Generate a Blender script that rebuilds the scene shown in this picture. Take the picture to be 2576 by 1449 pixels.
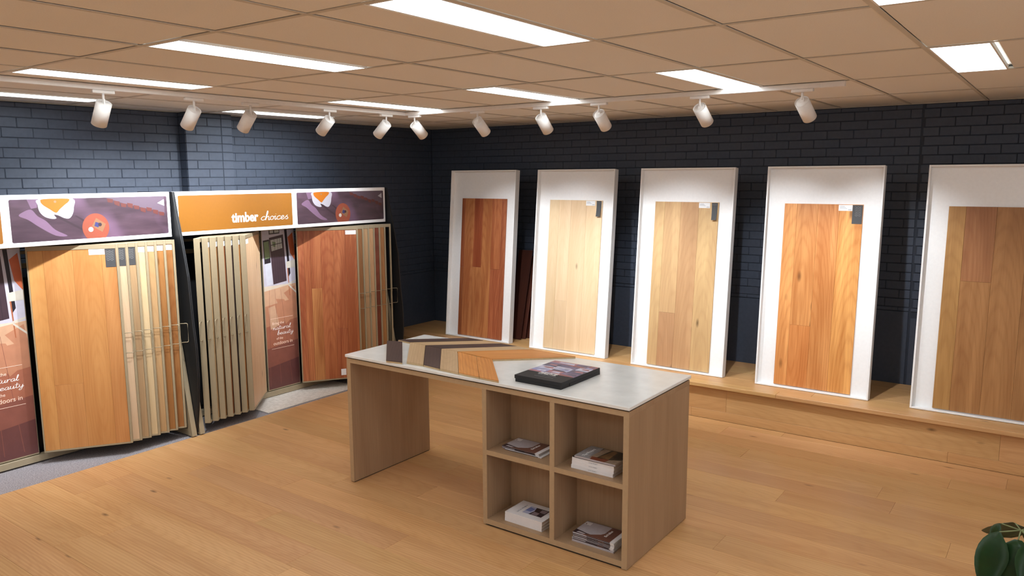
import bpy, bmesh, math, random
from mathutils import Vector, Matrix, Euler
random.seed(7)
PI = math.pi
sc = bpy.context.scene
for o in list(bpy.data.objects): bpy.data.objects.remove(o)

# ------------------------------------------------------------------ camera
YAW, PITCH, ROLL, FPX = 2.196615, -0.143614, -0.0056, 1944.4
cd = bpy.data.cameras.new('camera'); cam = bpy.data.objects.new('camera', cd); sc.collection.objects.link(cam)
cy, sy, cp, sp = math.cos(YAW), math.sin(YAW), math.cos(PITCH), math.sin(PITCH)
fw = Vector((cy*cp, sy*cp, sp)); rt = Vector((sy, -cy, 0)); up = rt.cross(fw)
c, s = math.cos(ROLL), math.sin(ROLL)
r2, u2 = rt*c+up*s, up*c-rt*s
M = Matrix((r2, u2, -fw)).transposed().to_4x4(); M.translation = Vector((4.8658, -0.8653, 2.3208))
cam.matrix_world = M
cd.sensor_width = 36; cd.lens = 36*FPX/2576; cd.clip_start = .05; cd.clip_end = 60
sc.camera = cam
# ------------------------------------------------------------------ world, exposure
w = bpy.data.worlds.new('world'); sc.world = w; w.use_nodes = True
w.node_tree.nodes['Background'].inputs[0].default_value = (.8, .85, 1, 1)
w.node_tree.nodes['Background'].inputs[1].default_value = .02
sc.view_settings.view_transform = 'Standard'; sc.view_settings.look = 'None'
sc.view_settings.exposure = 0.0; sc.view_settings.gamma = 1; sc.view_settings.use_curve_mapping = False
sc.cycles.use_denoising = True
sc.cycles.max_bounces = 8; sc.cycles.diffuse_bounces = 5; sc.cycles.glossy_bounces = 3
sc.cycles.sample_clamp_indirect = 6
PANEL_EMIT = 9.0        # ceiling panels
SPOT_W = 105.0           # track spots
FILL_W = 90.0            # added fill light, unseen behind the camera
H = 2.945               # ceiling height
PLAT = .35              # platform height

# ------------------------------------------------------------------ helpers
C = sc.collection
def lin(r, g, b):
    f = lambda v: ((v/255+.055)/1.055)**2.4 if v/255 > .04045 else v/255/12.92
    return (f(r), f(g), f(b), 1)
def mesh_of(bm, name, mats):
    me = bpy.data.meshes.new(name); bm.normal_update(); bm.to_mesh(me); bm.free()
    for m in (mats if isinstance(mats, (list, tuple)) else [mats]): me.materials.append(m)
    return me
def ob(name, me, parent=None, loc=None, rot=None):
    o = bpy.data.objects.new(name, me); C.objects.link(o)
    if parent is not None: o.parent = parent
    if loc is not None: o.location = loc
    if rot is not None: o.rotation_euler = rot
    return o
def obj(name, bm, mat, parent=None, loc=None, rot=None):
    return ob(name, mesh_of(bm, name, mat), parent, loc, rot)
def tag(o, label, cat, group=None):
    o['label'] = label; o['category'] = cat
    if group: o['group'] = group
    return o
def thing(name, label, cat, loc=(0, 0, 0), rot=(0, 0, 0), group=None):
    o = ob(name, None, None, loc, rot); o.empty_display_size = .1
    return tag(o, label, cat, group)
def struct(o): o['kind'] = 'structure'; return o
def box(bm, x0, x1, y0, y1, z0, z1, mi=0, bev=0):
    if bev > 0:
        b = min(bev, (x1-x0)*.45, (y1-y0)*.45, (z1-z0)*.45)
        t = bmesh.new(); vs = []
        bmesh.ops.create_cube(t, size=1)
        for v in t.verts: v.co = Vector(((x0+x1)/2+v.co.x*(x1-x0), (y0+y1)/2+v.co.y*(y1-y0), (z0+z1)/2+v.co.z*(z1-z0)))
        bmesh.ops.bevel(t, geom=list(t.edges), offset=b, segments=1, affect='EDGES')
        mp = {v: bm.verts.new(v.co) for v in t.verts}
        for f in t.faces:
            nf = bm.faces.new([mp[v] for v in f.verts]); nf.material_index = mi
        t.free(); return
    P = [(x0, y0, z0), (x1, y0, z0), (x1, y1, z0), (x0, y1, z0), (x0, y0, z1), (x1, y0, z1), (x1, y1, z1), (x0, y1, z1)]
    v = [bm.verts.new(p) for p in P]
    for f in ((0, 3, 2, 1), (4, 5, 6, 7), (0, 1, 5, 4), (1, 2, 6, 5), (2, 3, 7, 6), (3, 0, 4, 7)):
        bm.faces.new([v[i] for i in f]).material_index = mi
def prism(bm, pts, d, mi=0):
    """closed solid: polygon pts (3d, planar) extruded by vector d"""
    d = Vector(d); a = [bm.verts.new(Vector(p)) for p in pts]; b = [bm.verts.new(Vector(p)+d) for p in pts]
    n = len(pts); fs = [bm.faces.new(list(reversed(a))), bm.faces.new(b)]
    for i in range(n): fs.append(bm.faces.new([a[i], a[(i+1) % n], b[(i+1) % n], b[i]]))
    for f in fs: f.material_index = mi
    bmesh.ops.recalc_face_normals(bm, faces=fs)
def boxo(name, dims, mat, parent=None, bev=0, loc=None, rot=None):
    bm = bmesh.new(); box(bm, *dims, bev=bev); return obj(name, bm, mat, parent, loc, rot)
def tube(bm, pts, r, seg=8, mi=0, closed=False, cap=True):
    pts = [Vector(p) for p in pts]; rings = []; n = len(pts)
    ref = None
    for i, p in enumerate(pts):
        if closed: t = (pts[(i+1) % n]-pts[i-1]).normalized()
        elif i == 0: t = (pts[1]-p).normalized()
        elif i == n-1: t = (p-pts[-2]).normalized()
        else: t = ((pts[i+1]-p).normalized()+(p-pts[i-1]).normalized()).normalized()
        if ref is None: ref = Vector((0, 0, 1)) if abs(t.z) < .9 else Vector((1, 0, 0))
        a = t.cross(ref).normalized(); b = t.cross(a).normalized(); ref = b.cross(t)*-1 if False else ref
        rr = r[i] if isinstance(r, (list, tuple)) else r
        rings.append([bm.verts.new(p+a*math.cos(2*PI*k/seg)*rr+b*math.sin(2*PI*k/seg)*rr) for k in range(seg)])
    m = n if closed else n-1
    for i in range(m):
        A, B = rings[i], rings[(i+1) % n]
        for k in range(seg):
            f = bm.faces.new([A[k], A[(k+1) % seg], B[(k+1) % seg], B[k]]); f.material_index = mi; f.smooth = True
    if cap and not closed:
        bm.faces.new(list(reversed(rings[0]))).material_index = mi; bm.faces.new(rings[-1]).material_index = mi
def lathe(bm, prof, seg=28, mi=0, M=None):
    """prof: list of (r, z)"""
    rings = []
    for r, z in prof:
        rings.append([bm.verts.new(Vector((r*math.cos(2*PI*k/seg), r*math.sin(2*PI*k/seg), z)) if M is None else M @ Vector((r*math.cos(2*PI*k/seg), r*math.sin(2*PI*k/seg), z))) for k in range(seg)])
    for A, B in zip(rings, rings[1:]):
        for k in range(seg):
            f = bm.faces.new([A[k], A[(k+1) % seg], B[(k+1) % seg], B[k]]); f.material_index = mi; f.smooth = True
    return rings
def rrect(w_, h_, r, seg=4):
    P = []
    for cx_, cy_, a0 in ((w_/2-r, h_/2-r, 0), (-w_/2+r, h_/2-r, PI/2), (-w_/2+r, -h_/2+r, PI), (w_/2-r, -h_/2+r, 1.5*PI)):
        for i in range(seg+1):
            a = a0+PI/2*i/seg; P.append((cx_+r*math.cos(a), cy_+r*math.sin(a)))
    return P

# ------------------------------------------------------------------ materials
class NT:
    def __init__(s, name):
        s.m = bpy.data.materials.new(name); s.m.use_nodes = True; s.t = s.m.node_tree; s.N = s.t.nodes; s.L = s.t.links
        s.b = s.N['Principled BSDF']
    def n(s, typ, **k):
        x = s.N.new(typ)
        for a, v in k.items(): setattr(x, a, v)
        return x
    def l(s, a, b): s.L.new(a, b)
    def math(s, op, a, b=None):
        x = s.N.new('ShaderNodeMath'); x.operation = op
        for i, v in enumerate((a, b)):
            if v is None: continue
            if isinstance(v, (int, float)): x.inputs[i].default_value = v
            else: s.l(v, x.inputs[i])
        return x.outputs[0]
    def ramp(s, fac, stops):
        r = s.N.new('ShaderNodeValToRGB'); e = r.color_ramp.elements
        while len(e) < len(stops): e.new(.5)
        for el, (p, col) in zip(e, stops): el.position = p; el.color = col
        s.l(fac, r.inputs[0]); return r.outputs[0]
    def mix(s, fac, a, b, mode='MIX'):
        x = s.N.new('ShaderNodeMix'); x.data_type = 'RGBA'; x.blend_type = mode
        for i, v in ((0, fac), (6, a), (7, b)):
            if isinstance(v, (int, float)): x.inputs[i].default_value = v
            elif isinstance(v, tuple): x.inputs[i].default_value = v
            else: s.l(v, x.inputs[i])
        return x.outputs[2]
def flat(name, col, rough=.5, metal=0, noise=0, nscale=40, bump=0, emit=0, spec=.5):
    t = NT(name); b = t.b; b.inputs['Roughness'].default_value = rough; b.inputs['Metallic'].default_value = metal
    b.inputs['Specular IOR Level'].default_value = spec
    tc = t.n('ShaderNodeTexCoord')
    nz = t.n('ShaderNodeTexNoise'); nz.inputs['Scale'].default_value = nscale; nz.inputs['Detail'].default_value = 5
    t.l(tc.outputs['Object'], nz.inputs['Vector'])
    v = max(noise, .02)
    dk = tuple(x*(1-v) for x in col[:3])+(1,); lt = tuple(min(1, x*(1+v)) for x in col[:3])+(1,)
    t.l(t.ramp(nz.outputs[0], [(.3, dk), (.7, lt)]), b.inputs['Base Color'])
    if bump:
        bp = t.n('ShaderNodeBump'); bp.inputs['Strength'].default_value = bump; bp.inputs['Distance'].default_value = .002
        t.l(nz.outputs[0], bp.inputs['Height']); t.l(bp.outputs[0], b.inputs['Normal'])
    if emit:
        b.inputs['Emission Color'].default_value = col; b.inputs['Emission Strength'].default_value = emit
    return t.m
def wood(name, light, dark, axis='X', rough=.45, grain=1.0, rings=.35, knots=0.0, tint=True, fine=1.0):
    """grain runs along the local AXIS; the object's own colour tints it, its random number shifts it"""
    t = NT(name); b = t.b; b.inputs['Roughness'].default_value = rough; b.inputs['Specular IOR Level'].default_value = .35
    tc = t.n('ShaderNodeTexCoord'); oi = t.n('ShaderNodeObjectInfo')
    off = t.n('ShaderNodeCombineXYZ')
    for i, k in enumerate((37., 91., 53.)): t.l(t.math('MULTIPLY', oi.outputs['Random'], k), off.inputs[i])
    add = t.n('ShaderNodeVectorMath'); t.l(tc.outputs['Object'], add.inputs[0]); t.l(off.outputs[0], add.inputs[1])
    def mp(al, ac):
        m_ = t.n('ShaderNodeMapping'); sc_ = {'X': (al, ac, ac), 'Y': (ac, al, ac), 'Z': (ac, ac, al)}[axis]
        m_.inputs['Scale'].default_value = sc_; t.l(add.outputs[0], m_.inputs['Vector']); return m_.outputs[0]
    def nz(v, scale, det, dist=0):
        x = t.n('ShaderNodeTexNoise'); x.inputs['Scale'].default_value = scale; x.inputs['Detail'].default_value = det; x.inputs['Distortion'].default_value = dist
        t.l(v, x.inputs['Vector']); return x.outputs[0]
    fineg = nz(mp(2.0, 90*fine), 1.6, 6)
    broad = nz(mp(.7, 7), 1.0, 3, .4)
    wv = t.n('ShaderNodeTexWave'); wv.wave_type = 'BANDS'; wv.bands_direction = 'Y' if axis != 'Y' else 'X'
    wv.inputs['Scale'].default_value = 1.1; wv.inputs['Distortion'].default_value = 7; wv.inputs['Detail'].default_value = 2; wv.inputs['Detail Scale'].default_value = .8
    t.l(mp(.9, 13), wv.inputs['Vector'])
    f = t.math('MULTIPLY', fineg, .55*grain); f = t.math('ADD', f, t.math('MULTIPLY', broad, .75)); f = t.math('ADD', f, t.math('MULTIPLY', wv.outputs['Fac'], rings*.6))
    f = t.math('SUBTRACT', f, .25+rings*.2)
    # cathedral figure: elongated rings round a centre that differs from board to board
    o2 = t.n('ShaderNodeCombineXYZ'); h_ = t.math('FRACT', t.math('MULTIPLY', oi.outputs['Random'], 17.31)); ia = {'X': 0, 'Y': 1, 'Z': 2}[axis]; ic = [i for i in (0, 1, 2) if i != ia]
    t.l(t.math('MULTIPLY', t.math('SUBTRACT', h_, .75), .9), o2.inputs[ia])
    wd_ = t.math('MULTIPLY', t.math('SUBTRACT', oi.outputs['Random'], .15), -.22)
    t.l(wd_, o2.inputs[ic[0]]); t.l(wd_ if axis != 'Z' else t.math('MULTIPLY', h_, .05), o2.inputs[ic[1]])
    a2 = t.n('ShaderNodeVectorMath'); t.l(tc.outputs['Object'], a2.inputs[0]); t.l(o2.outputs[0], a2.inputs[1])
    m2 = t.n('ShaderNodeMapping'); m2.inputs['Scale'].default_value = {'X': (.13, 1, 1), 'Y': (1, .13, 1), 'Z': (1, 1, .13)}[axis]; t.l(a2.outputs[0], m2.inputs['Vector'])
    rg_ = t.n('ShaderNodeTexWave'); rg_.wave_type = 'RINGS'; rg_.rings_direction = 'SPHERICAL'; rg_.inputs['Scale'].default_value = 17; rg_.inputs['Distortion'].default_value = 3.5; rg_.inputs['Detail'].default_value = 3; rg_.inputs['Detail Scale'].default_value = 1.6
    t.l(m2.outputs[0], rg_.inputs['Vector'])
    f = t.math('ADD', f, t.math('MULTIPLY', t.math('POWER', rg_.outputs['Fac'], 3), rings*.32)); f = t.math('SUBTRACT', f, rings*.07)
    md = tuple((a+b_)/2 for a, b_ in zip(light, dark))
    col = t.ramp(f, [(.12, light), (.45, md), (.85, dark)])
    if knots:
        vo = t.n('ShaderNodeTexVoronoi'); vo.inputs['Scale'].default_value = 1.0; vo.inputs['Randomness'].default_value = 1
        t.l(mp(3.0, 8.0), vo.inputs['Vector'])
        k = t.ramp(vo.outputs['Distance'], [(0, (1, 1, 1, 1)), (.035+.06*knots, (.6, .6, .6, 1)), (.10+.10*knots, (0, 0, 0, 1))])
        sel = t.n('ShaderNodeSeparateColor'); t.l(vo.outputs['Color'], sel.inputs[0])
        g = t.math('MULTIPLY', k, t.math('GREATER_THAN', sel.outputs[0], 1-.5*knots))
        kc = tuple(x*.28 for x in dark[:3])+(1,)
        col = t.mix(g, col, kc)
    if tint: col = t.mix(1.0, col, oi.outputs['Color'], 'MULTIPLY')
    t.l(col, b.inputs['Base Color'])
    bp = t.n('ShaderNodeBump'); bp.inputs['Strength'].default_value = .12; bp.inputs['Distance'].default_value = .001
    t.l(fineg, bp.inputs['Height']); t.l(bp.outputs[0], b.inputs['Normal'])
    return t.m

M_floor = wood('oak_floor_boards', lin(214, 169, 118), lin(182, 131, 80), 'X', .42, .8, .3, .5)
M_plat = wood('oak_platform_boards', lin(212, 168, 116), lin(178, 132, 82), 'X', .42, .8, .3, .4)
M_lam = wood('veneer_laminate', lin(178, 148, 116), lin(146, 116, 88), 'Z', .5, 1.3, .12, 0, fine=1.6)
M_lam_edge = flat('laminate_edge_band', lin(176, 148, 114), .5, noise=.04)
M_stone = flat('white_stone_top', lin(232, 233, 231), .16, noise=.05, nscale=9)
M_gap = flat('black_shadow_gap', lin(14, 14, 15), .8)
M_ceil = flat('ceiling_tile_white', lin(231, 226, 218), .9, noise=.03, nscale=160, bump=.15)
M_grid = flat('ceiling_grid_white', lin(200, 192, 178), .6)
M_white = flat('white_painted_timber', lin(236, 236, 236), .45, noise=.015)
M_lampw = flat('white_powder_coat', lin(232, 228, 224), .45)
M_lampin = flat('lamp_inside_black', lin(30, 30, 30), .6)
M_brick = flat('slate_blue_painted_brick', lin(62, 70, 85), .55, noise=.10, nscale=28, bump=.5)
M_mortar = flat('slate_blue_painted_mortar', lin(44, 50, 62), .7, noise=.08, nscale=30, bump=.4)
M_plain = flat('pale_painted_wall', lin(232, 232, 232), .8)
M_steel = flat('beige_powder_coated_steel', lin(158, 144, 118), .45, noise=.03)
M_steel_edge = flat('beige_steel_rim', lin(150, 136, 110), .4, noise=.02)
M_black = flat('black_board', lin(24, 25, 28), .55, noise=.06)
M_signw = flat('gloss_white_sign', lin(240, 240, 242), .3)
M_orange = flat('sign_orange_print', lin(128, 80, 16), .45, noise=.02)
M_label = flat('white_label', lin(235, 236, 238), .5)
M_labelln = flat('label_print_grey', lin(150, 154, 162), .6)
M_card = flat('charcoal_card', lin(60, 60, 62), .6, noise=.05)
M_cardln = flat('card_line_grey', lin(128, 128, 126), .6)
M_ink = flat('white_ink', lin(250, 250, 248), .5)
def carpet(name, a, b_, sc1):
    t = NT(name); t.b.inputs['Roughness'].default_value = .95; t.b.inputs['Specular IOR Level'].default_value = .1
    tc = t.n('ShaderNodeTexCoord'); n1 = t.n('ShaderNodeTexNoise'); n1.inputs['Scale'].default_value = sc1; n1.inputs['Detail'].default_value = 6; t.l(tc.outputs['Object'], n1.inputs['Vector'])
    wv = t.n('ShaderNodeTexWave'); wv.inputs['Scale'].default_value = 42; wv.inputs['Distortion'].default_value = 2.5; wv.bands_direction = 'DIAGONAL'; t.l(tc.outputs['Object'], wv.inputs['Vector'])
    f = t.math('ADD', t.math('MULTIPLY', n1.outputs[0], .75), t.math('MULTIPLY', wv.outputs['Fac'], .22))
    t.l(t.ramp(f, [(.3, a), (.7, b_)]), t.b.inputs['Base Color'])
    bp = t.n('ShaderNodeBump'); bp.inputs['Strength'].default_value = .8; bp.inputs['Distance'].default_value = .004; t.l(f, bp.inputs['Height']); t.l(bp.outputs[0], t.b.inputs['Normal'])
    return t.m
M_carpet = carpet('grey_loop_carpet', lin(112, 108, 112), lin(178, 172, 174), 110)
M_mat = carpet('cream_carpet_sample', lin(196, 188, 178), lin(228, 222, 214), 30)
# board timbers
W_oak = wood('honey_oak_board', lin(202, 146, 88), lin(172, 112, 60), 'Z', .4, .8, .3, .5)
W_pale = wood('pale_oak_board', lin(220, 194, 160), lin(196, 164, 124), 'Z', .45, .7, .22, .5)
W_taupe = wood('natural_oak_board', lin(206, 170, 124), lin(172, 134, 94), 'Z', .45, .8, .35, .6)
W_rustic = wood('rustic_oak_board', lin(222, 158, 96), lin(180, 112, 58), 'Z', .4, 1.1, .55, .9)
W_brown = wood('brown_oak_board', lin(176, 128, 80), lin(138, 92, 52), 'Z', .4, 1.0, .4, .5)
W_red = wood('red_gum_board', lin(196, 128, 82), lin(146, 80, 48), 'Z', .4, 1.7, .45, .35)
W_dark = wood('dark_stained_board', lin(92, 72, 66), lin(66, 50, 47), 'X', .4, .9, .3)
W_tan = wood('light_oak_sample', lin(204, 174, 136), lin(176, 144, 106), 'X', .45, .8, .25)
W_orange = wood('orange_oak_sample', lin(226, 160, 92), lin(190, 120, 58), 'X', .4, .9, .35, .2)
W_jarrah = wood('dark_red_brown_board', lin(88, 48, 36), lin(56, 28, 22), 'Z', .45, .9, .3)
M_core = flat('plywood_core', lin(196, 170, 130), .7, noise=.08)

# ------------------------------------------------------------------ structure
def emitter(name, strength, col=(.925, 1.01, 1.05, 1)):
    m = bpy.data.materials.new(name); m.use_nodes = True; nt = m.node_tree; nt.nodes.clear()
    e = nt.nodes.new('ShaderNodeEmission'); e.inputs[0].default_value = col; e.inputs[1].default_value = strength
    g = nt.nodes.new('ShaderNodeTexNoise'); g.inputs['Scale'].default_value = 2
    o_ = nt.nodes.new('ShaderNodeOutputMaterial'); nt.links.new(e.outputs[0], o_.inputs[0]); return m
M_panel = emitter('light_panel_diffuser', PANEL_EMIT)
M_lens = emitter('spot_lens', 12)

floor = struct(boxo('floor', (-2.2, 8, -4.5, 7.08, -.12, -.014), M_floor))
floor.color = (.97, .95, .93, 1)
XE = -1.422
me_cache = {}
def plank_mesh(L, wd, th, mat, key):
    k = (round(L, 3), wd, key)
    if k not in me_cache:
        bm = bmesh.new(); box(bm, 0, L, 0, wd, -th, 0, bev=.0012); me_cache[k] = mesh_of(bm, 'plank', mat)
    return me_cache[k]
def tone(v=.085, hue=.03):
    a = 1+random.uniform(-v, v); return (min(1.2, a), a*(1+random.uniform(-hue, hue)), a*(1+random.uniform(-hue*1.6, hue*1.2)), 1)
joints = {1: 2.43, 2: 4.277, 3: 2.79, 6: 3.303, 10: 3.207, 14: .177, 15: -.68}
PW = .238
for j in range(0, 31):
    y0 = 5.939-PW*j; y1 = y0+PW
    if j == 0: y1 = 6.062
    if y0 < -1.2: break
    x0j = joints.get(j, random.uniform(0, 2.2))
    xs = sorted({round(x0j+2.2*k, 4) for k in range(-4, 5)})
    xs = [XE]+[x for x in xs if XE+.25 < x < 6.9]+[7.2]
    for a, b_ in zip(xs, xs[1:]):
        o = ob('plank', plank_mesh(b_-a-.0008, round(y1-y0-.0008, 4), .012, M_floor, 'f'), floor, (a, y0, 0)); o.color = tone()
boxo('carpet', (-2.2, XE-.001, -4.5, 7.08, -.014, -.001), M_carpet, floor)
floor_rest = boxo('board_field', (XE, 7.2, -4.5, 5.939-PW*29-.24, -.014, -.001), M_floor, floor)

# walls of painted brick
def brick_mesh(L, hgt, face):
    k = ('b', round(L, 3), round(hgt, 3), face)
    if k not in me_cache:
        bm = bmesh.new()
        if face == 'x': box(bm, 0, .009, 0, L, 0, hgt, bev=.0035)      # face towards +x
        else: box(bm, 0, L, -.009, 0, 0, hgt, bev=.0035)               # face towards -y
        me_cache[k] = mesh_of(bm, 'brick', M_brick)
    return me_cache[k]
CO = .0828; Z0 = 2.738
def courses(zlo, zhi):
    k = math.ceil((Z0-zhi)/CO)-1; out = []
    while True:
        zt = Z0-k*CO; zb = zt-CO
        if zt <= zlo+.005: break
        out.append((k, max(zb, zlo), min(zt, zhi))); k += 1
    return [r for r in out if r[2]-r[1] > .012]
def jitter(): return random.uniform(-.0035, .0015)
camp = Vector((4.8658, -.8653, 2.3208))
def lay(wall, cells, face, limit):
    """cells: (u0,u1,z0,z1,visible); nearest visible ones are parts, the rest one joined part"""
    vis = sorted([c_ for c_ in cells if c_[4]], key=lambda c_: c_[5])
    single = vis[:limit]; rest = vis[limit:]+[c_ for c_ in cells if not c_[4]]
    for (u0, u1, z0, z1, _, d, w0) in single:
        me = brick_mesh(u1-u0, z1-z0, face); o = ob('brick', me, wall, (w0+jitter(), u0, z0) if face == 'x' else (u0, w0-jitter(), z0))
        o.rotation_euler = (0, 0, 0)
    if rest:
        bm = bmesh.new()
        for (u0, u1, z0, z1, _, d, w0) in rest:
            if face == 'x': box(bm, w0, w0+.011, u0, u1, z0, z1, bev=.003)
            else: box(bm, u0, u1, w0-.011, w0, z0, z1, bev=.003)
        o = obj('brick_field', bm, M_brick, wall); o['kind'] = 'stuff'
def joint_w(k): return .006
# left wall (x = -2.2)
wl = struct(boxo('wall_left', (-2.4, -2.205, -4.5, 7.28, -.12, 3.2), M_mortar))
wr = struct(boxo('wall_right', (-2.4, 8.2, 7.085, 7.28, -.12, 3.2), M_mortar))
cells = []
ZB = 1.045
for k, z0, z1 in courses(ZB, H):
    off = 0 if k % 2 == 0 else .12
    n0 = -6
    for n in range(-27, 25):
        u0 = 2.12+off+.24*n; u1 = u0+.24-.0035; 
        if u0 > 7.08: continue
        u1 = min(u1, 7.075)
        for a, b_ in ((u0, u1),):
            if a < 3.43 < b_: b_ = 3.425
            if a >= 3.43-.004 and b_ <= 3.935: continue
            if a < 3.935 < b_: a = 3.94
            if b_-a < .02: continue
            v_ = (b_ > .7) and (z0 > 1.95 or a > 5.5)
            cells.append((a, b_, z0+.0025, z1-.0025, v_, (Vector((-2.2, (a+b_)/2, z0))-camp).length, -2.208))
lay(wl, cells, 'x', 285)
pil = struct(boxo('wall_pillar', (-2.205, -2.09, 3.43, 3.935, 0, H), M_mortar))
for k, z0, z1 in courses(1.9, H):
    ys = [3.425, 3.66, 3.815, 3.94] if k % 2 == 0 else [3.425, 3.545, 3.78, 3.815, 3.94]
    if k % 2: ys = [3.425, 3.535, 3.815, 3.94]
    for a, b_ in zip(ys, ys[1:]):
        ob('brick', brick_mesh(b_-a-.005, z1-z0-.006, 'x'), pil, (-2.093+jitter()*.5, a, z0+.003))
    ob('brick', brick_mesh(.105, z1-z0-.006, 'y'), pil, (-2.2, 3.432, z0+.003))
# lower smooth block work
boxo('rendered_block_band', (-2.206, -2.196, -4.5, 7.08, 0, ZB-.004), M_brick, wl, bev=.003)
cells = []
for k, z0, z1 in courses(ZB, H):
    off = 0 if k % 2 == 0 else .12
    for n in range(-1, 36):
        u0 = -2.15+off+.24*n; u1 = u0+.24-.0035
        a, b_ = max(u0, -2.195), min(u1, 6.0)
        w0 = 7.086
        if a < 3.70 < b_:
            if 3.70-a > .03: cells.append((a, 3.702, z0+.003, z1-.003, True, (Vector((a, 7.08, z0))-camp).length, w0))
            a = 3.716
        if b_-a < .025: continue
        if a > 3.7: w0 = 7.082
        mid = (a+b_)/2
        hidden = False
        if z1 < 2.36:
            for fx in (-1.414, -.117, 1.213, 2.543, 3.876):
                if fx-.10 < mid-(z1*0) < fx+1.0-.05 and mid > fx-.02: hidden = True
        v_ = mid < 4.9 and not hidden
        cells.append((a, b_, z0+.003, z1-.003, v_, (Vector((mid, 7.08, z0))-camp).length-(.8 if z0 > 2.3 else 0), w0))
lay(wr, cells, 'y', 290)
boxo('rendered_block_band', (-2.195, 3.70, 7.076, 7.086, 0, ZB-.004), M_brick, wr, bev=.003)
boxo('rendered_block_band', (3.718, 6.0, 7.074, 7.086, 0, ZB-.06), M_brick, wr, bev=.003)
struct(boxo('wall_back', (8, 8.2, -4.5, 7.28, -.12, 3.2), M_plain))
struct(boxo('wall_front', (-2.4, 8.2, -4.7, -4.5, -.12, 3.2), M_plain))

# made-up window and area light behind the camera, added as neutral fill
fill_win = struct(boxo('fill_window_1', (7.985, 7.999, -3.2, 3.2, .1, 2.5), flat('fill_window_glass', lin(150, 170, 185), .1)))
for ya in (-3.2, -1.07, 1.06, 3.14): boxo('fill_window_frame', (7.95, 8.0, ya, ya+.06, .1, 2.5), M_gap, fill_win)
al = bpy.data.lights.new('fill_light', 'AREA'); al.shape = 'RECTANGLE'; al.size = 6.2; al.size_y = 2.3; al.energy = FILL_W; al.color = (.9, .96, 1.08)
lo = ob('fill_light', al, None, (7.94, 0, 1.3)); lo.rotation_euler = (0, PI/2, 0)
# platform with oak boards
plat = struct(boxo('trim_1', (-2.195, 7.5, 6.08, 7.07, 0, PLAT-.014), M_plat))
plat.name = 'platform'
def rowplanks(parent, y0, y1, z, x0j, th=.014, mat=M_plat, vertical=None, L=2.2):
    xs = sorted({round(x0j+L*k, 4) for k in range(-4, 6)}); xs = [-2.19]+[x for x in xs if -1.9 < x < 7.2]+[7.5]
    for a, b_ in zip(xs, xs[1:]):
        bm = bmesh.new()
        if vertical: box(bm, 0, b_-a-.001, -th, 0, 0, vertical-.001, bev=.0012)
        else: box(bm, 0, b_-a-.001, 0, y1-y0-.001, -th, 0, bev=.0012)
        o = obj('plank', bm, mat, parent, (a, y0, z)); o.color = tone(.05)
rowplanks(plat, 6.14, 6.378, PLAT, .9); rowplanks(plat, 6.378, 6.616, PLAT, 1.7); rowplanks(plat, 6.616, 6.854, PLAT, .2); rowplanks(plat, 6.854, 7.07, PLAT, 1.2)
rowplanks(plat, 6.08, 0, .09, 2.354, vertical=.222); rowplanks(plat, 6.08, 0, 0.0, 4.205, vertical=.09)
# nosing
xs = [-2.19, .62, 2.822, 5.02, 7.5]
for a, b_ in zip(xs, xs[1:]):
    bm = bmesh.new(); box(bm, 0, b_-a-.001, 0, .12, -.036, 0, bev=.003); o = obj('nosing', bm, M_plat, plat, (a, 6.022, PLAT+.001)); o.color = tone(.04)

# ceiling
ceil_ = struct(boxo('ceiling', (-2.4, 8.2, -4.7, 7.28, H+.03, H+.2), M_ceil))
cols_light = {-3: 0, -1: 1, 2: 0, 4: 1, 7: 0, 9: 1, 12: 0}
rows_light = {1, 3, -1, -3}
def tile(x0, x1, y0, y1):
    key = ('t', round(x1-x0, 3), round(y1-y0, 3))
    if key not in me_cache:
        bm = bmesh.new(); box(bm, 0, x1-x0, 0, y1-y0, 0, .014, bev=.003); me_cache[key] = mesh_of(bm, 'tile', M_ceil)
    ob('ceiling_tile', me_cache[key], ceil_, (x0, y0, H+.0045+random.uniform(-.001, .001)))
T = .0122
lights = []
for k in range(-4, 14):
    for r in range(-4, 6):
        x0, x1 = max(.6*k, -2.195), .6*k+.6; y0, y1 = 1.2*r, min(1.2*r+1.2, 7.075)
        if x1 > 7.99 and k > 12 or y1 < -3.7: continue
        if k in cols_light and r in rows_light:
            if cols_light[k]: lights.append((x0+.3, x1, y0, y1)); tile(x0+T, x0+.3-T, y0+T, y1-T)
            else: lights.append((x0, x0+.3, y0, y1)); tile(x0+.3+T, x1-T, y0+T, y1-T)
        else: tile(x0+T, x1-T, y0+T, y1-T)
for k in range(-3, 14): boxo('grid_bar', (.6*k-.012, .6*k+.012, -4.5, 7.075, H, H+.003), M_grid, ceil_)
for r in range(-3, 6): boxo('grid_bar', (-2.195, 8, 1.2*r-.012, 1.2*r+.012, H+.0004, H+.0034), M_grid, ceil_)
boxo('wall_angle', (-2.195, -2.17, -4.5, 7.08, H-.001, H+.003), M_grid, ceil_)
boxo('wall_angle', (-2.195, 8, 7.05, 7.076, H-.001, H+.003), M_grid, ceil_)
desc = {(-1.8, 1): 'short stretch of lit panel beside the wall brickwork, above the first left spot', }
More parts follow.
